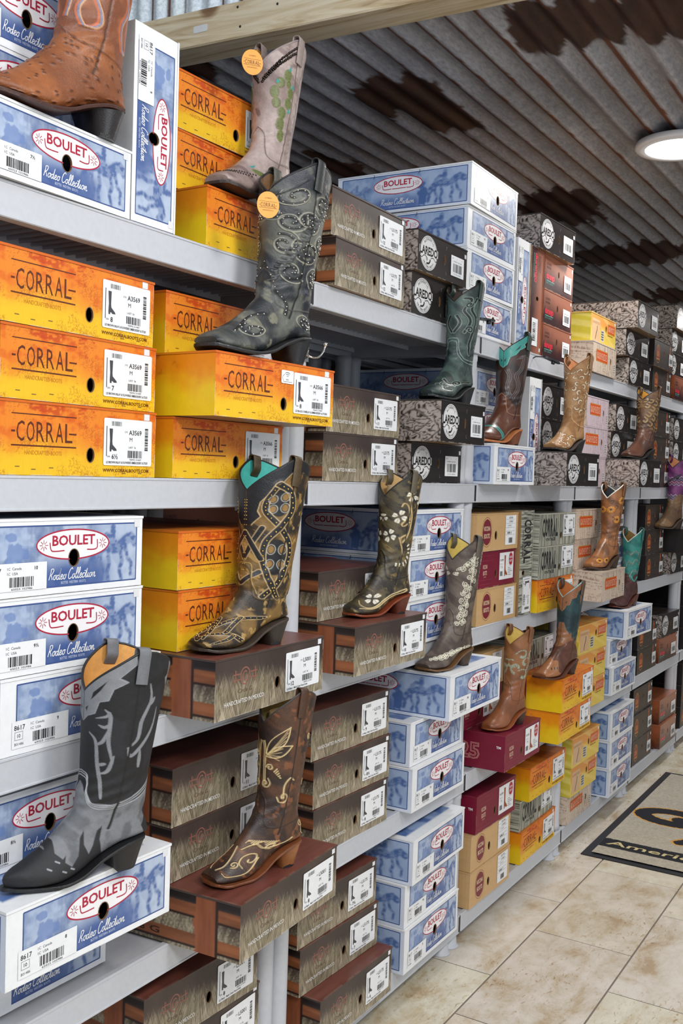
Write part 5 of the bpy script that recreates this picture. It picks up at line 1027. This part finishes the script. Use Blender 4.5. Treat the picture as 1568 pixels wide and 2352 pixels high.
def pat_green(p):
    p.base((30, 110, 104), (52, 140, 130), 30, 3); e = (150, 178, 164); b = (70, 62, 52)
    for o in (0, .007): 
        for q in (((.0, .10+o), (.016, .125+o), (.040, .105+o), (.060, .12+o), (.08, .095+o), (.12, .09+o)), ((.0, .19+o), (.010, .16+o), (.030, .175+o), (.046, .15+o), (.075, .175+o), (.11, .15+o)), ((.02, .24+o), (.04, .205+o), (.065, .215+o), (.09, .20+o))): p.line(curve(*q), e, .0015, .0006); p.line(curve(*q)+[.001, .003], b, .0018, -.0004)
    for cx, cy in ((.09, .05), (.07, .135)): p.line(spiral(cx, cy, .012, .003, 0, 1.3), (150, 92, 64), .002, .0005)
    p.fill([(.08, .02), (.10, .02), (.098, .04), (.086, .045)], (110, 62, 46)); m = smooth(0, .004, p.T-(.225+.03*np.exp(-((p.U-.03)/.012)**2))); p.mask(m, (78, 42, 38)); p.blend((54, 28, 26), m*smooth(.4, .7, p.n(90, 6))*.7); p.line(curve((.03, .24), (.05, .262), (.07, .24), (.11, .232)), (60, 150, 136), .008, .001); seam(p, (24, 80, 76))
def pat_feather(p):
    p.base((122, 78, 48), (146, 98, 62), 26, 3); w = (176, 178, 156)
    for cx, cy, a0, t_ in ((.050, .10, 200, 1.1), (.068, .135, 30, -1.1), (.030, .155, 100, 1.0), (.058, .185, 220, 1.0), (.1, .10, 0, 1.1), (.098, .17, 180, 1.), (.012, .13, 30, 1.)):
        s = spiral(cx, cy, .022, .004, a0, t_*.8)
        for k in range(0, len(s)-1): d = s[k]-np.array([cx, cy]); d = d/(np.linalg.norm(d)+1e-9); p.line([s[k], s[k]+d*.006+[0, .003]], w if k % 2 else (126, 146, 128), .0022, .0006)
    m = smooth(0, .003, p.T-(.228+.022*np.cos(p.U*70))); p.mask(m, (140, 84, 50)); p.blend((104, 60, 36), m*smooth(.4, .7, p.n(15, 6))*.6); vampline(p, (90, 56, 36)); seam(p, (88, 54, 34))
def pat_dkteal(p):
    p.base((20, 44, 50), (34, 66, 70), 24, 3); t_ = (140, 92, 58); q = [(0, 0), (.075, 0), (.070, .03), (.058, .032), (.052, .055), (.034, .055), (.028, .085), (.016, .085), (.008, .11), (0, .12)]; p.fill(q, t_, .0008); p.line(q, (176, 130, 90), .0013)
    p.fill([(.012, .06), (.02, .055), (.015, .078)], (20, 44, 50)); p.fill([(.0, .17), (.012, .172), (.022, .20), (.038, .22), (.044, .21), (.05, .238), (.062, .225), (.066, .255), (.075, .235), (.10, .20), (.12, .19), (.12, .3), (0, .3)], t_, .0006)
    m = smooth(0, .003, p.T-(.262+.02*np.cos(p.U*60))); p.mask(m, (96, 56, 38)); p.blend((64, 34, 24), m*smooth(.4, .7, p.n(50, 6))*.6); p.mask(smooth(0, .002, p.X-(.165+.01*np.sin(p.U*130))), (150, 98, 60)); 
    for x in (.19, .205, .175): p.line([(x, .045), (x+.004, .040)], (50, 40, 30), .004, 0, 'xz')
    seam(p, (14, 28, 32)); p.fill([(.072, 0), (.084, 0), (.082, .07), (.076, .10), (.070, .06)], t_)
def pat_ostrich(p):
    p.base((122, 68, 40), (144, 84, 50), 26, 3)
    for o, c, w_ in ((0, (186, 96, 56), .0026), (.0034, (112, 122, 150), .0018), (.0058, (206, 160, 118), .0012)):
        for q in (((.020+o, .10), (.034+o, .13), (.020+o, .16), (.034+o, .19), (.022+o, .222), (.030+o, .245)), ((.046+o, .09), (.038+o, .13), (.054+o, .16), (.040+o, .19), (.050+o, .225), (.044+o, .24), (.030+o, .245)), ((.080+o, .10), (.090+o, .13), (.078+o, .16), (.092+o, .19), (.080+o, .22), (.086+o, .245)), ((.102+o, .10), (.096+o, .14), (.106+o, .17), (.096+o, .20), (.100+o, .235), (.088+o, .245)), ((.0+o, .18), (.010+o, .20), (.006+o, .235))): p.line(curve(*q), c, w_, .0007)
    m = smooth(0, .003, p.T-(.258+.012*np.cos(p.U*60))); p.mask(m, (150, 88, 46)); p.blend((112, 60, 30), m*smooth(.35, .7, p.n(14, 6))*.7); rr = random.Random(4)
    for k in range(90):
        u, t_ = rr.uniform(.004, .11), rr.uniform(.27, .44); p.line([(u, t_), (u+.0006, t_+.0010)], (84, 44, 24), .0030, .0016)
    p.line(curve((0, .25), (.03, .272), (.06, .268), (.115, .262)), (100, 58, 34), .002, .0008); seam(p, (80, 46, 28))
def pat_cactus(p):
    p.base((140, 120, 114), (172, 154, 148), 20, 3, .3, .7, (112, 92, 88)); S = []; g = (106, 114, 62)
    p.line(curve((.0, .10), (.022, .085), (.032, .06), (.052, .045), (.075, .03)), (90, 74, 70), .0012)
    for k in range(26): x = .004+.068*k/26; y = .10-.072*k/26-.012*math.sin(PI*k/26); S += [(x, y, .0032), (x+.002, y-.013, .0030)]
    for x, y, rx, ry in ((.045, .20, .009, .016), (.046, .175, .009, .014), (.034, .155, .009, .013), (.030, .130, .009, .016), (.040, .105, .009, .014), (.054, .085, .009, .016), (.058, .15, .009, .014), (.062, .125, .008, .014), (.048, .225, .008, .013), (.056, .105, .006, .01), (.050, .36, .016, .008)): 
        q = np.stack([x+rx*np.cos(np.linspace(0, 6.28, 24)), y+ry*np.sin(np.linspace(0, 6.28, 24))], 1); p.fill(q, g, .0012)
        for k in range(6): p.line([(x+rx*.6*math.cos(k*2.4), y+ry*.6*math.sin(k*2.4))]*1+[(x+rx*.6*math.cos(k*2.4)+.0008, y+ry*.6*math.sin(k*2.4))], (74, 78, 40), .0012)
    for x, y in ((.058, .068), (.034, .100), (.066, .108), (.060, .165), (.03, .348)): p.fill([(x-.004, y+.008), (x, y-.009), (x+.005, y+.006)], (40, 146, 140), .001)
    for k in range(12): S += [(.006+.004*k, .41-.0035*k, .0022), (.004+.004*k, .422-.0035*k, .0022)]
    vampline(p, (110, 90, 84)); seam(p, (104, 86, 80)); return ('gunmetal', S)
def pat_purple(p):
    p.base((86, 34, 84), (118, 50, 110), 26, 3)
    for k, c in enumerate(((170, 176, 182), (90, 150, 150), (190, 160, 140), (170, 176, 182))):
        z = .11+.014*k; p.line([(i*.012, z+(.008 if i % 2 else -.004)) for i in range(11)], c, .0022, .0006); p.line([(i*.012, z+.10+(.008 if i % 2 else -.004)) for i in range(11)], c, .0018, .0006)
    m = smooth(0, .003, p.T-(.22+.02*np.cos(p.U*60))); p.mask(m, (120, 92, 62)); p.blend((78, 56, 36), m*smooth(.4, .7, p.n(12, 6))*.7); vampline(p, (80, 60, 44)); seam(p, (50, 24, 50))
def top_of(sh, si, lev):
    return CZ+TIER[sh]+.0006+sum(b[5]+.0018 for b in LAY[sh][si][:lev+1])-.0008
def build_boots():
    T_ = top_of
    make_boot('b1', (1.262, 1.232, T_('T', 0, 0)), 178, 1.0, .42, 'russet ostrich boot with stitched shaft, top left corner, on a blue box', pat_ostrich, sole=(66, 34, 22), heel=(30, 26, 26), toe='round', lining=(190, 140, 80), slim=1.10, res=1.6, fs=1.00)
    make_boot('b2', (1.776, 1.245, T_('T', 2, 0)), 184, 0.937, 0.343, 'taupe studded boot with green cactus embroidery and round orange tag', pat_cactus, 'leather', sole=(52, 42, 38), heel=(44, 38, 36), toe='square', lining=(214, 160, 70), binding=(150, 134, 130), res=1.5, fs=1.00)
    make_boot('b3', (1.699, 1.136, T_('M', 1, 1)), 175, 1.000, 0.377, 'tall black distressed boot with silver studs and raised scrolls', pat_stud, 'leather', toe='square', lining=(120, 84, 50), insert=.035, sole=(36, 36, 38), heel=(34, 34, 36), binding=(24, 24, 26), slim=1.14, res=1.9, fs=1.06)
    make_boot('b4', (1.240, 1.122, T_('K', 0, 1)), 163, 0.900, 0.348, 'black boot with pointed toe and grey flame inlays, nearest bottom left', pat_black, 'suede', toe='point', lining=(214, 156, 84), strap=(112, 114, 118), sole=(26, 26, 28), heel=(28, 28, 30), binding=(30, 30, 32), slim=1.15, res=2.0, fs=0.94)
    make_boot('b5', (1.664, 1.143, T_('C', 1, 0)), 172, 0.892, 0.355, 'black and gold boot with brass-studded loops and turquoise lining', pat_gold, 'leather', toe='square', lining=(70, 180, 170), sole=(62, 52, 44), heel=(48, 42, 36), binding=(22, 22, 24), slim=1.24, res=2.0, fs=0.93)
    make_boot('b6', (1.682, 1.106, T_('K', 1, 0)), 166, 0.868, 0.345, 'dark brown boot with cream dragonfly embroidery and wooden heel', pat_dragon, 'leather', toe='square', lining=(196, 178, 120), sole=(116, 66, 38), heel=(146, 92, 50), binding=(60, 56, 54), insert=.045, res=1.9, fs=0.90)
    make_boot('b7', (2.243, 1.168, T_('C', 2, 0)), 166, 0.845, 0.340, 'olive-brown boot with white flower embroidery and red-brown heel', pat_floral, 'leather', toe='square', lining=(196, 160, 104), sole=(128, 58, 32), heel=(100, 48, 32), binding=(24, 24, 24), insert=.03, res=1.7, fs=0.86)
    make_boot('b8', (2.620, 1.160, T_('K', 3, 2)), 170, 0.857, 0.350, 'grey-brown boot covered in ivory scroll embroidery', pat_scroll, 'leather', toe='square', lining=(214, 190, 100), sole=(106, 76, 46), heel=(66, 50, 38), binding=(48, 42, 42), res=1.7, fs=0.90)
    make_boot('b9', (2.581, 1.172, T_('M', 3, 1)), 178, 0.897, 0.320, 'dark green-grey tooled boot with black glitter inlays', pat_tool((34, 48, 47), (70, 90, 84), (18, 20, 19), (128, 150, 140)), 'leather', toe='round', lining=(60, 48, 40), sole=(26, 30, 30), heel=(30, 36, 36), res=1.5, fs=0.97)
    make_boot('b10', (3.018, 1.200, T_('M', 4, 0)), 177, 0.958, 0.335, 'glossy dark brown boot with turquoise collar and toe strip', pat_teal, 'polished', toe='snip', lining=(220, 152, 80), sole=(176, 108, 62), heel=(120, 66, 40), res=1.4, fs=1.02)
    make_boot('b11', (3.448, 1.133, T_('M', 6, 0)), 173, 0.865, 0.328, 'tan boot with white cut-out inlays all over', pat_inlay, 'leather', toe='square', lining=(206, 140, 90), sole=(50, 44, 42), heel=(40, 36, 36), binding=(140, 96, 56), res=1.4, fs=0.95)
    make_boot('b12', (4.400, 1.134, T_('M', 8, 0)), 170, 0.886, 0.300, 'brown boot with bronze metallic embossed shaft, on a snakeskin-print box', pat_metal, 'polished', toe='round', lining=(196, 140, 44), sole=(36, 32, 32), heel=(34, 30, 30), fs=0.96)
    make_boot('b13', (4.001, 1.154, T_('C', 7, 0)), 173, 0.908, 0.323, 'caramel boot with yellow sunflowers, white piping and blue-black lining', pat_sun, 'polished', toe='round', lining=(26, 34, 44), sole=(64, 44, 34), heel=(60, 42, 32), binding=(226, 222, 210), slim=.9, fs=0.98)
    make_boot('b14', (4.418, 1.182, T_('K', 8, 2)), 173, 0.879, 0.324, 'turquoise and dark red-brown boot with white piping', pat_green, 'leather', toe='round', lining=(150, 116, 56), sole=(90, 44, 32), heel=(80, 50, 36), binding=(222, 226, 218), slim=.9, heelh=.03, fs=0.95)
    make_boot('b15', (3.068, 1.163, T_('K', 4, 0)), 170, 0.842, 0.300, 'tan-brown boot with pale feather stitching, on a maroon box', pat_feather, 'polished', toe='round', lining=(220, 190, 100), sole=(140, 78, 44), heel=(60, 40, 30), binding=(120, 74, 44), insert=None, slim=.92, fs=0.86)
    make_boot('b16', (3.437, 1.122, T_('K', 6, 1)), 171, 0.886, 0.315, 'brown boot with dark teal shaft and tan flame trim', pat_dkteal, 'polished', toe='square', lining=(190, 110, 50), sole=(84, 46, 32), heel=(62, 36, 28), binding=(140, 176, 180), slim=.92, fs=0.97)
    make_boot('b17', (5.141, 1.170, T_('C', 10, 1)), 168, 0.880, 0.350, 'purple boot with zigzag stitching and tan foot, at the right edge', pat_purple, 'leather', toe='round', lining=(206, 140, 96), sole=(60, 44, 34), heel=(50, 38, 32), fs=0.93)
# ------------------------------------------------------------------ small things hanging and clipped on, and the row behind
def build_extras():
    for (x, y, z, an, lb) in ((1.527, 1.100, .485, -38, 'round orange paper tag hanging on the black studded boot'), (1.590, 1.192, .780, -38, 'round orange paper tag hanging on the taupe cactus boot')):
        r = empty('hang_tag', (x, y, CZ+z), (0, 0, math.radians(an)), lb, 'tag'); mb = MB(); t = np.linspace(0, 2*PI, 41)[:-1]; P = np.stack([.021*np.cos(t), 0*t, .024*np.sin(t)], 1); G = np.stack([P+[0, .0004, 0], P-[0, .0004, 0]]); c = L(232, 160, 70)
        mb.quadgrid(G, c, wrap=True); mb.add(P-[0, .0004, 0], [list(range(40))], c); mb.add(P+[0, .0004, 0], [list(range(40))], c); a = Art(); corral_logo(a, -.017, .017, -.006, .006, L(96, 52, 22)); a.text('AUTHENTIC', 0, .011, .0022, L(120, 70, 30), align='c', width=.014); a.text('HANDCRAFTED BOOTS', 0, -.011, .002, L(120, 70, 30), align='c', width=.02)
        a.put(mb, lambda p, q, d: np.stack([p, -.0005-d, q], 1)); mb.obj('card', M['card'], r)
        mb = MB(); mb.tube(curve((0, 0, .020), (.006, .006, .034), (.014, .016, .046)), .0006, L(60, 50, 40), n=6); mb.obj('string', M['suede'], r)
    # chrome hook on the post
    r = empty('utility_hook', (S0-.022, D+.006, CZ+.262), label='chrome ball-ended hook on the shelf post beside the studded boot', cat='hook'); mb = MB(); mb.box((-.012, -.0035, -.022), (.012, 0, .022), np.ones(3)); mb.obj('back_plate', M['chrome'], r)
    mb = MB(); mb.tube(curve((0, -.003, -.004), (.004, -.014, -.012), (.026, -.020, -.010), (.042, -.022, .004), (.048, -.022, .016)), .0026, np.ones(3), n=12); mb.obj('arm', M['chrome'], r)
    mb = MB(); mb.lathe([(.0001, -.0055), (.003, -.0047), (.0052, -.002), (.0055, .001), (.004, .004), (.0001, .0055)], o=(.049, -.022, .020), c=np.ones(3), n=18); mb.obj('ball_tip', M['chrome'], r)
    # flat black clips
    for (x, y, z, rt, tl, lb) in ((2.690, 1.165, .448, -20, 0, 'flat black plastic clip sticking out beside the dark green boot'), (3.235, 1.165, .395, -40, 18, 'thin black plastic clip arm between the turquoise-collared and tan boots'), (4.500, 1.165, .205, -60, -30, 'small black plastic clip near the bronze embossed boot'), (5.02, 1.165, .030, -60, -30, 'small black plastic clip left of the purple boot')):
        r = empty('sign_clip', (x, y, CZ+z), (0, math.radians(tl), math.radians(rt)), lb, 'clip'); mb = MB(); t = np.linspace(0, 2*PI, 33)[:-1]; P = np.stack([.032*np.sign(np.cos(t))*np.abs(np.cos(t))**.45, .011*np.sin(t), 0*t], 1); G = np.stack([P+[0, 0, .0025], P-[0, 0, .0025]]); mb.quadgrid(G, np.ones(3), wrap=True); mb.add(G[0], [list(range(32))], np.ones(3)); mb.add(G[1], [list(range(32))], np.ones(3)); mb.obj('plate', M['dark'], r)
        mb = MB(); mb.lathe([(.0001, -.012), (.006, -.011), (.007, -.004), (.004, 0), (.003, .004), (.0001, .005)], o=(.008, 0, 0), c=np.ones(3), n=16); mb.obj('knob', M['dark'], r); mb = MB(); mb.tube([(-.03, 0, 0), (-.05, .02, -.006), (-.055, .045, -.02)], .002, np.ones(3), n=8); mb.obj('stem', M['dark'], r)
    # the back-to-back row, glimpsed through the gaps
    tier = bpy.data.meshes['shelf_tier']; order = ['T', 'M', 'C', 'K', 'B']; zz = [CZ+TIER[k] for k in order]; pm = bpy.data.meshes['post']
    for u in range(3):
        x0 = S0+UW*(u-1); r = empty('shelving_unit', (x0, D+DEP+.05, 0), label='pale grey shelving unit standing behind the front row, seen through gaps', cat='shelf', group='shelving units behind')
        for i, z in enumerate(zz):
            t = link('shelf_tier', tier, r); t.location = (0, 0, z)
            for px in (-.022, UW-.080):
                for py in (.030, DEP-.030): p = link('post', pm, r); p.location = (px, py, 0 if i == 4 else zz[i+1]); p.scale = (1, 1, (zz[4]-HF if i == 4 else zz[i]-HF-zz[i+1])/POST_L)
    for sh, xs in (('C', (1.0, 1.36, 1.95, 2.32)), ('M', (1.9, 2.26, 2.84)), ('K', (1.0, 1.9, 2.3))):
        for k, x in enumerate(xs):
            ty = ('rebel', 'laredo', 'durango')[k % 3]; body, lid = box_meshes(ty); z = CZ+TIER[sh]+.0006
            for j in range(3 if sh != 'M' else 2): r = empty('boot_box', (x+.01*j, D+DEP+.06, z), label='dark boot box on the shelves behind, seen through a gap', cat='box', group='dark boot boxes on the shelves behind'); link('body', body, r); link('lid', lid, r); z += BH+.001
build_floor(); build_shelves(); build_walls(); build_beam(); build_ceiling(); build_lamps(); build_mat()
build_boxes(); build_boots(); build_extras()
